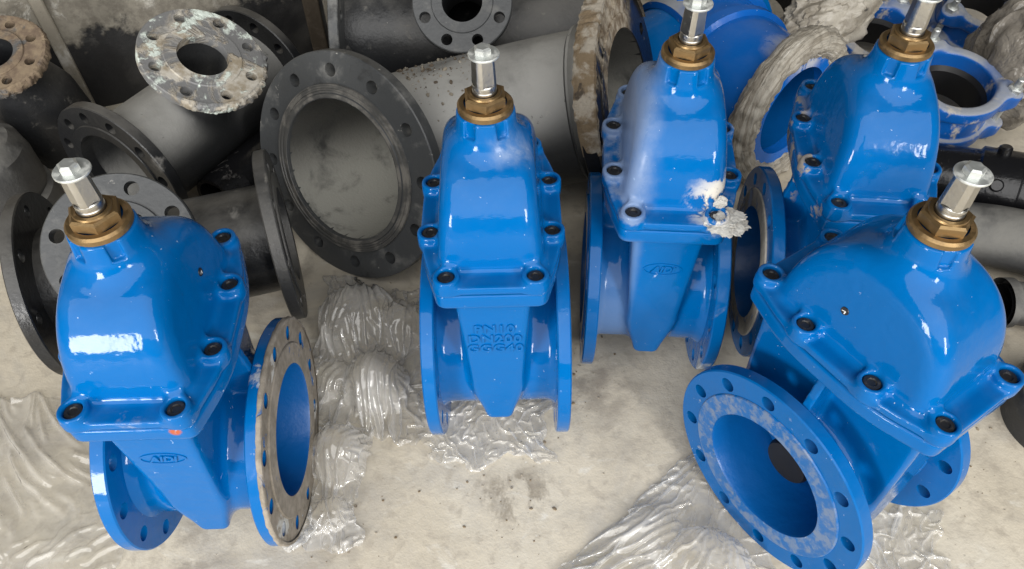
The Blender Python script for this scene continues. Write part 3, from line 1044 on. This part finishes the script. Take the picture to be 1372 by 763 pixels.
tee_1 = pipe_tee('pipe_tee', 'dark flanged tee, its round branch flange splashed with pale mortar', place(-0.6904, 1.3697, 0.152, R(62.2), R(-2.6)),
                 0.2016, 0.2324, 0.106, (0.1552, 0.1552), (R(28), 0.2159, 0.1186, 0.060, 8),
                 dict(body=M['bitumen_grey'], flange=(M['flange_black'], M['flange_black']), branch=M['flange_mortar']))
rim_crust('mortar_crust', 0.1186, -0.018, 0.001, -165, -20, 4.0, 0.006, 'flange_mortar', tee_1, axis_matrix((0, -0.2159 * math.sin(R(28)), 0.2159 * math.cos(R(28))), (0, -math.sin(R(28)), math.cos(R(28)))))
tee_3 = pipe_tee('pipe_tee', 'black flanged tee close behind the muddy valve, grey branch flange turned up', place(-0.6263, 0.9593, 0.1645, R(16.34)),
                 0.2079, 0.2158, 0.100, (0.164, 0.160), (R(38.8), 0.2738, 0.1101, 0.066, 8),
                 dict(body=M['flange_black'], flange=(M['flange_black'], M['bitumen']), branch=M['flange_grey']), nh=8, hole=0.0115)
tee_5 = pipe_tee('pipe_tee', 'dark speckled tee with a small black-bored branch flange, behind the big elbow', place(-0.09, 1.62, 0.20, R(-1)),
                 0.285, 0.36, 0.135, (0.2, 0.2), (R(44), 0.265, 0.1, 0.052, 8),
                 dict(body=M['bitumen'], flange=(M['flange_grey'], M['bitumen']), branch=M['flange_grey']))
wall = thing('back_wall', 'dirty wall at the back, black below and crusted with pale mortar above, with upright strips', 'wall',
             Matrix.Translation((-1.09, 1.585, 0)) @ Matrix.Rotation(R(20.5), 4, 'Z'))


def slab(x0, x1, y0, y1, z0, z1, rough_=0.0, seed=0):
    bm = bmesh.new()
    bmesh.ops.create_cube(bm, size=1.0, matrix=Matrix.Translation(((x0 + x1) / 2, (y0 + y1) / 2, (z0 + z1) / 2)) @ Matrix.Diagonal((x1 - x0, y1 - y0, z1 - z0, 1)))
    bmesh.ops.bevel(bm, geom=bm.edges[:], offset=0.003, segments=1, affect='EDGES')
    return bm


link('wall_panel', slab(-2.0, 3.4, 0.012, 0.16, 0.0, 1.15), M['wall_paint'], wall)
for x0, x1, y0 in ((0.036, 0.064, -0.006), (0.615, 0.655, 0.002), (0.664, 0.690, -0.008)):
    link('wall_strip', slab(x0, x1, y0, 0.0125, 0.0, 1.15), M['strip_tan' if x0 < 0.6 or x0 > 0.66 else 'strip_brown'], wall)
tee_8 = pipe_tee('large_pipe', 'large black pipe in shadow along the back, behind the blue couplings', place(1.15, 2.16, 0.27, R(-3)),
                 0.75, 0.75, 0.215, (0.265, 0.265), None,
                 dict(body=M['bitumen'], flange=(M['flange_black'], M['flange_black'])), hole=0.014)

# the big elbow: mouth on the left, flange with a mortar crust on the right
elbow = thing('pipe_elbow', 'big dark grey elbow with wide ring flange open to the front and mortar-crusted far end', 'pipe fitting',
              Matrix.Translation((-0.0, 1.2, 0.0)), 'flanged pipe fittings lying on the floor')
P0, N0 = Vector((-0.3225, -0.056, 0.2099)), Vector((-0.5222, -0.7773, 0.351)).normalized()
P1, N1 = Vector((0.233, 0.071, 0.270)), Vector((0.905, -0.284, 0.317)).normalized()


def hermite(t):
    s = 0.62
    a, b = -N0 * s, N1 * s
    return P0 * (2 * t ** 3 - 3 * t ** 2 + 1) + a * (t ** 3 - 2 * t ** 2 + t) + P1 * (-2 * t ** 3 + 3 * t ** 2) + b * (t ** 3 - t ** 2)


def sweep(bm, curve, radius, n=40, seg=48, t0=0.0, t1=1.0):
    rows = []
    ref = Vector((0, 0, 1))
    for i in range(n + 1):
        t = t0 + (t1 - t0) * i / n
        p = curve(t)
        d = (curve(min(1, t + 1e-3)) - curve(max(0, t - 1e-3))).normalized()
        u = (ref - d * ref.dot(d)).normalized()
        w = d.cross(u)
        r = radius(t) if callable(radius) else radius
        rows.append([bm.verts.new(p + r * (math.cos(2 * math.pi * k / seg) * u + math.sin(2 * math.pi * k / seg) * w)) for k in range(seg)])
    for a, b in zip(rows[:-1], rows[1:]):
        for k in range(seg):
            bm.faces.new((a[k], a[(k + 1) % seg], b[(k + 1) % seg], b[k]))
    return rows


bm = bmesh.new()
sweep(bm, hermite, lambda t: 0.150 + 0.010 * max(0, 1 - abs(t - 0.87) / 0.012) ** 0.3 * (1 if abs(t - 0.87) < 0.012 else 0), n=110)
link('pipe_body', bm, M['bitumen_grey'], elbow)
bm = bmesh.new()
sweep(bm, hermite, 0.139, n=40)
bmesh.ops.reverse_faces(bm, faces=bm.faces)
link('pipe_bore', bm, M['bore_grey'], elbow)
fb = drilled_flange(0.224, 0.139, 0.026, 12, 0.0125, 0.190, 0.166)
lathe([(0.139, 0.004), (0.1395, 0.0075), (0.148, 0.0075), (0.150, 0.004)], 72, bm=fb)
fb.transform(axis_matrix(P0, N0))
fl_left = link('flange', fb, M['flange_grey'], elbow)
sr = lathe([(0.1392, 0.003), (0.1392, 0.006), (0.1415, 0.0085), (0.1475, 0.0085), (0.1490, 0.0050), (0.1530, 0.0050), (0.1545, 0.0075), (0.1570, 0.0075), (0.1585, 0.0045), (0.1620, 0.0045), (0.1630, 0.0060), (0.1650, 0.0060), (0.1660, 0.0020)], 96)
sr.transform(axis_matrix(P0, N0))
link('seal_ring', sr, M['seal'], fl_left)
fb = drilled_flange(0.224, 0.139, 0.028, 12, 0.0125, 0.190, 0.166)
fb.transform(axis_matrix(P1, N1))
fl_right = link('flange', fb, M['flange_drip'], elbow)
mwr = axis_matrix(P1, N1)
_loc = mwr.inverted() @ (P1 + Vector((0, 0, 1)))
_a = math.degrees(math.atan2(_loc.y, _loc.x))
rim_crust('mortar_crust', 0.2235, -0.030, 0.006, _a - 75, _a + 80, 8.0, 0.008, 'crust', fl_right, mwr)

gap = thing('black_pipe', 'short black pipe added to darken the gap between the mortar-splashed tee and the big elbow', 'pipe',
            Matrix.Translation((-0.535, 1.36, 0.062)) @ Matrix.Rotation(R(60), 4, 'Z') @ Matrix.Rotation(R(90), 4, 'Y'))
link('pipe_body', lathe([(0.050, -0.17), (0.060, -0.17), (0.060, 0.17), (0.050, 0.17)], 40, close=True), M['black_pipe'], gap)  # made-up pipe, stands in for the deep shade between tee and elbow

# mortar crumbs fallen on the elbow's back
bm = bmesh.new()
for i in range(260):
    t = 0.30 + 0.32 * rng.random() ** 1.3
    p = hermite(t)
    d = (hermite(t + 1e-3) - p).normalized()
    u = (Vector((0, 0, 1)) - d * d.z).normalized()
    w = d.cross(u)
    an = rng.normal(-0.15, 0.3)
    s = 0.0009 + 0.0038 * rng.random() ** 4
    q = p + (0.150 + s * 0.3) * (math.cos(an) * u + math.sin(an) * w)
    mt = Matrix.Translation(q) @ Matrix.Rotation(rng.random() * 6, 4, Vector(rng.normal(size=3)).normalized()) @ Matrix.Diagonal((s * (0.7 + rng.random()), s, s * 0.7, 1))
    bmesh.ops.create_icosphere(bm, subdivisions=1, radius=1.0, matrix=mt)
cr = link('mortar_crumbs', bm, M['crumb'], elbow)
cr['kind'] = 'stuff'

# fitting with an upturned crusted flange at the left edge, and the dusty cap in front of it
t4 = thing('flanged_riser', 'brown crusted flange on a short upright pipe at the left edge', 'pipe fitting', Matrix.Translation((-1.06, 1.47, 0)), 'flanged pipe fittings lying on the floor')
d4 = Vector((0.06, -0.30, 1)).normalized()
c4 = Vector((0.0, -0.06, 0.300))
fb = drilled_flange(0.102, 0.040, 0.020, 8, 0.0105, 0.078, 0.06)
fb.transform(axis_matrix(c4, d4))
link('flange', fb, M['flange_rust'], t4)
rim_crust('mortar_crust', 0.102, -0.018, 0.001, -120, 60, 6.0, 0.005, 'flange_rust', t4, axis_matrix(c4, d4))
bm = lathe([(0.039, 0.0), (0.039, -0.15)], 40)
lathe([(0.052, -0.018), (0.052, -0.06), (0.085, -0.11), (0.10, -0.16), (0.102, -0.28)], 48, bm=bm)
bm.transform(axis_matrix(c4, d4))
link('pipe_body', bm, M['bitumen'], t4)
cap = thing('dusty_dome', 'dusty grey rounded pipe cap with a rim, cut off by the left edge', 'pipe cap', Matrix.Translation((-1.10, 1.235, 0)))
bm = lathe([(0, 0.215), (0.05, 0.213), (0.085, 0.203), (0.104, 0.180), (0.108, 0.150), (0.108, 0.09), (0.105, 0.075)], 56)
for v in bm.verts:
    v.co += v.co.normalized() * 0.006 * noise.noise(v.co * 25)
link('dome', bm, M['dusty_pipe'], cap)
link('rim', lathe([(0.105, 0.078), (0.116, 0.070), (0.119, 0.050), (0.118, 0.0), (0.09, 0.0)], 56), M['dusty_pipe'], cap)

# ------------------------------------------------------------------ blue fittings and wrapped pieces on the right
fit = thing('flanged_bend', 'blue mortar-splashed fitting whose big flange is wrapped in dirty film', 'pipe fitting',
            Matrix.Translation((0.60, 1.36, 0.0)))
nrm = Vector((0.62, -0.78, 0.06)).normalized()
cF = Vector((0, 0, 0.172))
fb = drilled_flange(0.165, 0.100, 0.022, 12, 0.0112, 0.1475, 0.132)
fb.transform(axis_matrix(cF, nrm))
link('flange', fb, M['blue_mortar'], fit)


def bend(t):
    return cF - nrm * (0.02 + 0.33 * t) + Vector((0.10, 0.05, 0.0)) * t * t


bm = bmesh.new()
sweep(bm, bend, lambda t: 0.122 + 0.012 * math.sin(math.pi * min(1, t * 1.2)) + (0.012 if 0.52 < t < 0.62 else 0) + (0.02 if t > 0.93 else 0), n=60)
link('pipe_body', bm, M['blue_mortar'], fit)
bm = bmesh.new()
sweep(bm, bend, 0.099, n=20)
bmesh.ops.reverse_faces(bm, faces=bm.faces)
link('pipe_bore', bm, M['bore'], fit)


def wrap_ring(ro, ri, half, seed, n=260, m=30, a0=0, a1=360, amp=0.0045):
    """Crumpled film wound round a flange rim."""
    bm = bmesh.new()
    rows = []
    for i in range(n + 1):
        a = R(a0 + (a1 - a0) * i / n)
        row = []
        for j in range(m):
            b = 2 * math.pi * j / m
            rc, hr = (ro + ri) / 2, (ro - ri) / 2
            tw = b + a * 2.3
            k = Vector((math.cos(a) * 5 + seed, math.sin(a) * 5, math.cos(tw) * 1.6 + math.sin(tw)))
            k2 = Vector((math.cos(a) * 3, math.sin(a) * 3 + seed, math.sin(tw) * 6.2 + 5 * math.cos(tw)))
            s = 1 + amp / hr * (1.2 * (abs(noise.noise(k)) * 2 - 0.5) + 0.6 * (abs(noise.noise(k2)) * 2 - 0.4))
            rad = rc + hr * s * math.cos(b)
            row.append(bm.verts.new((rad * math.cos(a), rad * math.sin(a), half * s * math.sin(b))))
        rows.append(row)
    uv = bm.loops.layers.uv.new('wrap')
    for i, (r0, r1) in enumerate(zip(rows[:-1], rows[1:])):
        for j in range(m):
            f = bm.faces.new((r0[j], r0[(j + 1) % m], r1[(j + 1) % m], r1[j]))
            for lp, (p, q) in zip(f.loops, ((i, j), (i, j + 1), (i + 1, j + 1), (i + 1, j))):
                lp[uv].uv = (p / n * 1.0, abs(2 * q / m - 1) * 0.12 + 0.10 * p / n)
    return bm


bm = wrap_ring(0.180, 0.118, 0.030, 3.0)
bm.transform(axis_matrix(cF - nrm * 0.012, nrm))
link('film_wrap', bm, M['ring_wrap'], fit)


def wrapped(name, label, cat, loc, r, seed, material, scale, rot=(0, 0, 0), amp=0.2, freq=16):
    o = link(name, lump(name, r, seed, amp, freq, 5, scale), M[material])
    o.location = loc
    o.rotation_euler = rot
    return tag(o, label, cat)


wrapped('wrapped_fitting', 'small fitting wrapped in crumpled dirty beige film, between the bolted couplings and valve stem', 'wrapped fitting', (0.775, 1.73, 0.17), 0.088, 4, 'dirty_wrap', (1.5, 0.85, 0.9), (0.2, -0.25, 0.3))
wrapped('wrapped_coupling', 'rounded piece in shiny brown dusty film at the top right corner', 'wrapped fitting', (1.15, 1.50, 0.19), 0.125, 9, 'brown_wrap', (0.85, 1, 1.15), (0, 0.2, 0.4), 0.15, 10)

me_cb = None


def coupling(label, loc, rz, tilt, scale=1.0):
    global me_cb
    mw = Matrix.Translation(loc) @ Matrix.Rotation(tilt, 4, 'X') @ Matrix.Rotation(rz, 4, 'Z') @ Matrix.Scale(scale, 4)
    t = thing('pipe_coupling', label, 'pipe coupling', mw, 'blue bolted pipe couplings')
    if me_cb is None:
        def f(x, y, z):
            rr = np.hypot(x, y)
            up = smax(rr - 0.108, np.abs(z - 0.0) - 0.016, 0.008)
            lo_ = smax(rr - 0.108, np.abs(z + 0.085) - 0.016, 0.008)
            mid = smax(rr - 0.098, np.abs(z + 0.045) - 0.04, 0.01)
            for k in range(3):
                a = 2 * math.pi * k / 3
                dx, dy = x - 0.118 * math.cos(a), y - 0.118 * math.sin(a)
                lug = np.hypot(dx, dy) - 0.022
                up = smin(up, smax(lug, np.abs(z) - 0.016, 0.006), 0.03)
                lo_ = smin(lo_, smax(lug, np.abs(z + 0.085) - 0.016, 0.006), 0.03)
            d = smin(smin(up, mid, 0.006), lo_, 0.006)
            return smax(d, 0.082 - rr, 0.008)
        me_cb = sdf_mesh('coupling_body', f, (-0.15, -0.15, -0.115), (0.15, 0.15, 0.03), 0.004)
        me_cb.materials.append(M['blue_grey'])
    link('coupling_body', me_cb, None, t)
    link('gasket', lathe([(0.0815, -0.02), (0.074, -0.03), (0.074, -0.095), (0.0815, -0.1)], 48), M['rubber'], t)
    for k in range(3):
        a = 2 * math.pi * k / 3
        bm = lathe([(0.0075, -0.12), (0.0075, 0.050), (0.006, 0.052), (0, 0.052)], 16)
        prism(bm, 6, 0.0155, 0.0165, 0.030, 0.002)
        prism(bm, 6, 0.0150, -0.117, -0.104, 0.002)
        bl = link('bolt', bm, M['zinc'], t)
        bl.location = (0.118 * math.cos(a), 0.118 * math.sin(a), 0)
    return t


coupling('blue bolted coupling with grey dusty top ring, open end up, beside the black pipe', (0.965, 1.43, 0.185), R(-20), R(8))
coupling('blue bolted coupling in shadow at the back behind the open coupling', (0.92, 1.72, 0.12), R(55), R(12))
coupling('blue bolted coupling at the top right, partly behind the brown film-wrapped piece', (1.20, 1.80, 0.16), R(80), R(15))
coupling('blue bolted coupling behind the mortar-splashed blue fitting', (0.665, 1.86, 0.15), R(10), R(25))

bluep = thing('blue_pipe', 'short blue pipe piece behind the crusted elbow flange', 'pipe', Matrix.Translation((0.40, 1.66, 0.13)) @ Matrix.Rotation(R(35), 4, 'Z') @ Matrix.Rotation(R(84), 4, 'Y'))
link('pipe_body', lathe([(0.098, -0.2), (0.11, -0.19), (0.112, 0.15), (0.125, 0.17), (0.125, 0.2), (0.098, 0.2), (0.095, -0.2)], 48), M['blue'], bluep)
link('collar', lathe([(0.1125, -0.03), (0.126, -0.025), (0.126, 0.02), (0.1125, 0.025)], 48), M['blue_grey'], bluep)

blk = thing('black_pipe', 'glossy black pipe piece below the open blue coupling', 'pipe', Matrix.Translation((1.03, 1.205, 0.085)) @ Matrix.Rotation(R(-28), 4, 'Z') @ Matrix.Rotation(R(82), 4, 'Y'))
link('pipe_body', lathe([(0.058, -0.15), (0.070, -0.148), (0.072, -0.06), (0.080, -0.055), (0.080, 0.02), (0.072, 0.025), (0.070, 0.17), (0.058, 0.17), (0.056, -0.15)], 48), M['black_pipe'], blk)
for k in range(3):
    b = link('boss', lathe([(0.013, 0.0), (0.013, 0.016), (0.010, 0.019), (0, 0.019)], 20), M['black_pipe'], blk)
    a = R(110 + 60 * k)
    b.matrix_local = axis_matrix((0.076 * math.cos(a), 0.076 * math.sin(a), -0.02), (math.cos(a), math.sin(a), 0))


def bent_pipe(label, pts, r):
    t = thing('bent_pipe', label, 'pipe', Matrix.Translation(Vector(pts[0])))
    q = [Vector(p) - Vector(pts[0]) for p in pts]
    cv = lambda s: q[0] * (1 - s) ** 2 + q[1] * 2 * s * (1 - s) + q[2] * s * s
    bm = bmesh.new()
    rows = sweep(bm, cv, lambda s: r * (1.14 if s < 0.12 or s > 0.88 else 1.0), n=40, seg=36)
    link('pipe_body', bm, M['dusty_pipe'], t)
    bm = bmesh.new()
    rows2 = sweep(bm, cv, r * 0.86, n=20, seg=36)
    bmesh.ops.reverse_faces(bm, faces=bm.faces)
    link('pipe_bore', bm, M['black_pipe'], t)
    return t


bent_pipe('dusty grey bent pipe behind the stem of the sideways valve', [(0.86, 1.09, 0.075), (0.99, 1.10, 0.075), (1.17, 0.98, 0.075)], 0.062)
bent_pipe('dusty grey bent pipe lying nearest the sideways valve at the right edge', [(0.93, 0.93, 0.05), (1.02, 0.93, 0.05), (1.14, 0.84, 0.05)], 0.042)
ringt = thing('pipe_ring', 'black ring lying on the concrete, cut off by the right edge', 'pipe ring', Matrix.Translation((0.965, 0.70, 0.0)) @ Matrix.Rotation(R(3), 4, 'X'))
link('ring_body', lathe([(0.078, 0.07), (0.082, 0.078), (0.098, 0.078), (0.103, 0.072), (0.105, 0.05), (0.098, 0.045), (0.098, 0.0), (0.075, 0.0)], 56, close=True), M['bitumen'], ringt)


# ------------------------------------------------------------------ plastic film
def vn2(x, y, seed):
    """value noise"""
    xi, yi = np.floor(x).astype(int), np.floor(y).astype(int)
    fx, fy = x - xi, y - yi
    fx, fy = fx * fx * (3 - 2 * fx), fy * fy * (3 - 2 * fy)

    def hsh(i, j):
        s = np.sin(i * 127.1 + j * 311.7 + seed * 74.7) * 43758.5453
        return s - np.floor(s)
    return (hsh(xi, yi) * (1 - fx) + hsh(xi + 1, yi) * fx) * (1 - fy) + (hsh(xi, yi + 1) * (1 - fx) + hsh(xi + 1, yi + 1) * fx) * fy


def film_sheet(name, label, corners, gather, seed, material='film', n=(64, 64), lift=0.012, frames=46, settle=14, ragged=0.02, bumps=()):
    """Thin film: a flat sheet, larger than its place on the floor by the factors gather, is pushed together until it buckles
    into folds (position-based cloth: stretch, shear and bending links, gravity, floor). corners: four floor points in turn."""
    r_ = np.random.default_rng(seed)
    nu, nv = n
    c = np.array(corners, float)
    u, v = np.meshgrid(np.linspace(0, 1, nu), np.linspace(0, 1, nv), indexing='ij')
    # ragged sides
    wob = lambda t, k: ragged * (vn2(t * 5 + k, t * 0 + seed, seed) - 0.5) * 2 + ragged * 0.5 * (vn2(t * 13 + k, t * 0 + seed, seed + 3) - 0.5) * 2
    tgt = ((1 - u) * (1 - v))[..., None] * c[0] + (u * (1 - v))[..., None] * c[1] + (u * v)[..., None] * c[2] + ((1 - u) * v)[..., None] * c[3]
    nrm_u = (c[1] - c[0]) / np.linalg.norm(c[1] - c[0])
    nrm_v = (c[3] - c[0]) / np.linalg.norm(c[3] - c[0])
    tgt = tgt + (wob(v, 1) * (1 - u) + wob(v, 2) * u)[..., None] * nrm_u + (wob(u, 3) * (1 - v) + wob(u, 4) * v)[..., None] * nrm_v
    lu = np.linalg.norm(np.diff(tgt, axis=0), axis=-1) * gather[0]
    lv = np.linalg.norm(np.diff(tgt, axis=1), axis=-1) * gather[1]
    P = np.zeros((nu, nv, 3))
    P[..., :2] = tgt
    z = lift * (vn2(u * 5 + seed, v * 5, seed + 7) + 0.6 * vn2(u * 13, v * 13, seed + 8) + 0.5 * vn2(u * 27, v * 27, seed + 9) + 0.3 * r_.random((nu, nv)))
    P[..., 2] = z + 0.003
    V = np.zeros_like(P)
    edge = np.zeros((nu, nv), bool)
    edge[0], edge[-1], edge[:, 0], edge[:, -1] = True, True, True, True
    hold = edge & (vn2(u * 9 + 3, v * 9, seed + 21) > 0.35)      # most of the rim lies still, some of it is free
    w = np.where(hold, 0.0, 1.0)

    def link_(A, B, rest, wa, wb, k):
        d = B - A
        l = np.linalg.norm(d, axis=-1) + 1e-9
        s_ = wa + wb
        corr = (k * (l - rest) / l / np.where(s_ > 0, s_, 1))[..., None] * d
        A += corr * wa[..., None]
        B -= corr * wb[..., None]

    du = np.sqrt(((lu[:, 1:] + lu[:, :-1]) / 2) ** 2 + ((lv[1:] + lv[:-1]) / 2) ** 2)
    bu = lu[1:] + lu[:-1]
    bv = lv[:, 1:] + lv[:, :-1]
    for f in range(frames + settle):
        g = min(1.0, (f + 1) / frames)
        V[..., 2] -= 0.00022
        Q = P.copy()
        P += V * (0.9 if f < frames else 0.7)
        ru, rv = 1 / gather[0] + (1 - 1 / gather[0]) * g, 1 / gather[1] + (1 - 1 / gather[1]) * g
        rd = (ru + rv) / 2
        for it in range(7):
            for o in (0, 1):
                link_(P[o:-1:2], P[o + 1::2], lu[o::2] * ru, w[o:-1:2], w[o + 1::2], 0.9)
                link_(P[:, o:-1:2], P[:, o + 1::2], lv[:, o::2] * rv, w[:, o:-1:2], w[:, o + 1::2], 0.9)
            for o in (0, 1):
                link_(P[o:-1:2, :-1], P[o + 1::2, 1:], du[o::2] * rd, w[o:-1:2, :-1], w[o + 1::2, 1:], 0.3)
                link_(P[o:-1:2, 1:], P[o + 1::2, :-1], du[o::2] * rd, w[o:-1:2, 1:], w[o + 1::2, :-1], 0.3)
            for o in (0, 1, 2, 3):
                if it % 2 == 0:
                    m_ = min(len(P[o:-2:4]), len(P[o + 2::4]))
                    link_(P[o:-2:4][:m_], P[o + 2::4][:m_], bu[o::4][:m_] * ru, w[o:-2:4][:m_], w[o + 2::4][:m_], 0.035)
                    m_ = min(P[:, o:-2:4].shape[1], P[:, o + 2::4].shape[1])
                    link_(P[:, o:-2:4][:, :m_], P[:, o + 2::4][:, :m_], bv[:, o::4][:, :m_] * rv, w[:, o:-2:4][:, :m_], w[:, o + 2::4][:, :m_], 0.035)
            floor_ = np.full((nu, nv), 0.0025)
            for (bx, by, bh, br) in bumps:     # something lies under the film here
                q = 1 - ((P[..., 0] - bx) ** 2 + (P[..., 1] - by) ** 2) / br ** 2
                floor_ = np.maximum(floor_, bh * np.sqrt(np.clip(q, 0, 1)))
            low = P[..., 2] < floor_
            P[..., 2] = np.maximum(P[..., 2], floor_)
            P[..., :2] = np.where(low[..., None], P[..., :2] * 0.5 + Q[..., :2] * 0.5, P[..., :2])
        V = np.clip(P - Q, -0.006, 0.006)
    org = np.array([P[..., 0].mean(), P[..., 1].mean(), 0])
    idx = np.arange(nu * nv).reshape(nu, nv)
    q = np.stack([idx[:-1, :-1], idx[1:, :-1], idx[1:, 1:], idx[:-1, 1:]], -1).reshape(-1, 4)
    e1, e2 = c[1] - c[0], c[3] - c[0]
    if e1[0] * e2[1] - e1[1] * e2[0] < 0:
        q = q[:, ::-1]
    me = bpy.data.meshes.new(name)
    me.from_pydata((P.reshape(-1, 3) - org).tolist(), [], q.tolist())
    me.update()
    me.shade_smooth()
    o = link(name, me, M[material])
    md = o.modifiers.new('smooth_folds', 'SUBSURF')
    md.levels = md.render_levels = 1
    o.location = org
    return tag(o, label, 'plastic film')


film_sheet('plastic_film', 'wide clear film spread flat over the floor left of the muddy valve',
           [(-1.10, 0.34), (-0.60, 0.34), (-0.68, 0.74), (-1.08, 0.83)], (1.07, 1.06), 11, 'film_flat', (96, 92), 0.010, ragged=0.035, bumps=((-0.80, 0.66, 0.012, 0.07), (-0.86, 0.50, 0.012, 0.06), (-0.72, 0.47, 0.008, 0.05)))
film_sheet('plastic_film', 'grey crumpled film heaped on the floor left of the lettered valve',
           [(-0.38, 0.70), (-0.17, 0.68), (-0.16, 1.02), (-0.38, 1.04)], (1.75, 1.28), 23, 'film_grey', (96, 90), 0.03, bumps=((-0.30, 0.93, 0.085, 0.075), (-0.21, 0.91, 0.07, 0.05), (-0.25, 0.785, 0.085, 0.055), (-0.33, 0.80, 0.04, 0.04)))
film_sheet('plastic_film', 'crumpled clear film clump beside the mud-caked flange',
           [(-0.365, 0.50), (-0.265, 0.49), (-0.235, 0.69), (-0.345, 0.72)], (1.7, 1.35), 31, 'film', (62, 76), 0.02, bumps=((-0.30, 0.645, 0.07, 0.05), (-0.30, 0.54, 0.025, 0.03)))
film_sheet('plastic_film', 'clear film trapped under the lettered valve',
           [(-0.15, 0.65), (0.066, 0.625), (0.08, 0.78), (-0.16, 0.78)], (1.45, 1.2), 41, 'film', (88, 64), 0.014)
film_sheet('plastic_film', 'large crumpled clear film in the foreground by the open bore',
           [(-0.05, 0.33), (0.43, 0.34), (0.335, 0.635), (0.285, 0.64)], (1.42, 1.2), 53, 'film', (116, 92), 0.015, bumps=((0.30, 0.44, 0.05, 0.07), (0.22, 0.50, 0.02, 0.05), (0.17, 0.42, 0.018, 0.05)))
film_sheet('plastic_film', 'scrap of clear film at the foot of the sideways valve',
           [(0.54, 0.38), (0.66, 0.38), (0.69, 0.52), (0.56, 0.56)], (1.4, 1.2), 67, 'film', (56, 62), 0.012)

# small chips of mortar on the floor
bm = bmesh.new()
for i in range(300):
    x, y = rng.uniform(-1.0, 1.0), rng.uniform(0.42, 1.15)
    if i > 120:
        x, y = rng.choice([(-0.02, 0.60), (0.10, 0.76), (0.16, 0.85), (0.75, 0.62), (-0.28, 0.52)]) + rng.normal(0, 0.05, 2)
    s = 0.0007 + 0.0024 * rng.random() ** 4
    mt = Matrix.Translation((x, y, s * 0.4)) @ Matrix.Rotation(rng.random() * 6, 4, 'Z') @ Matrix.Diagonal((s * (0.7 + rng.random()), s, s * 0.6, 1))
    bmesh.ops.create_icosphere(bm, subdivisions=1, radius=1.0, matrix=mt)
ch = link('mortar_chips', bm, M['crust'])
ch['kind'] = 'stuff'
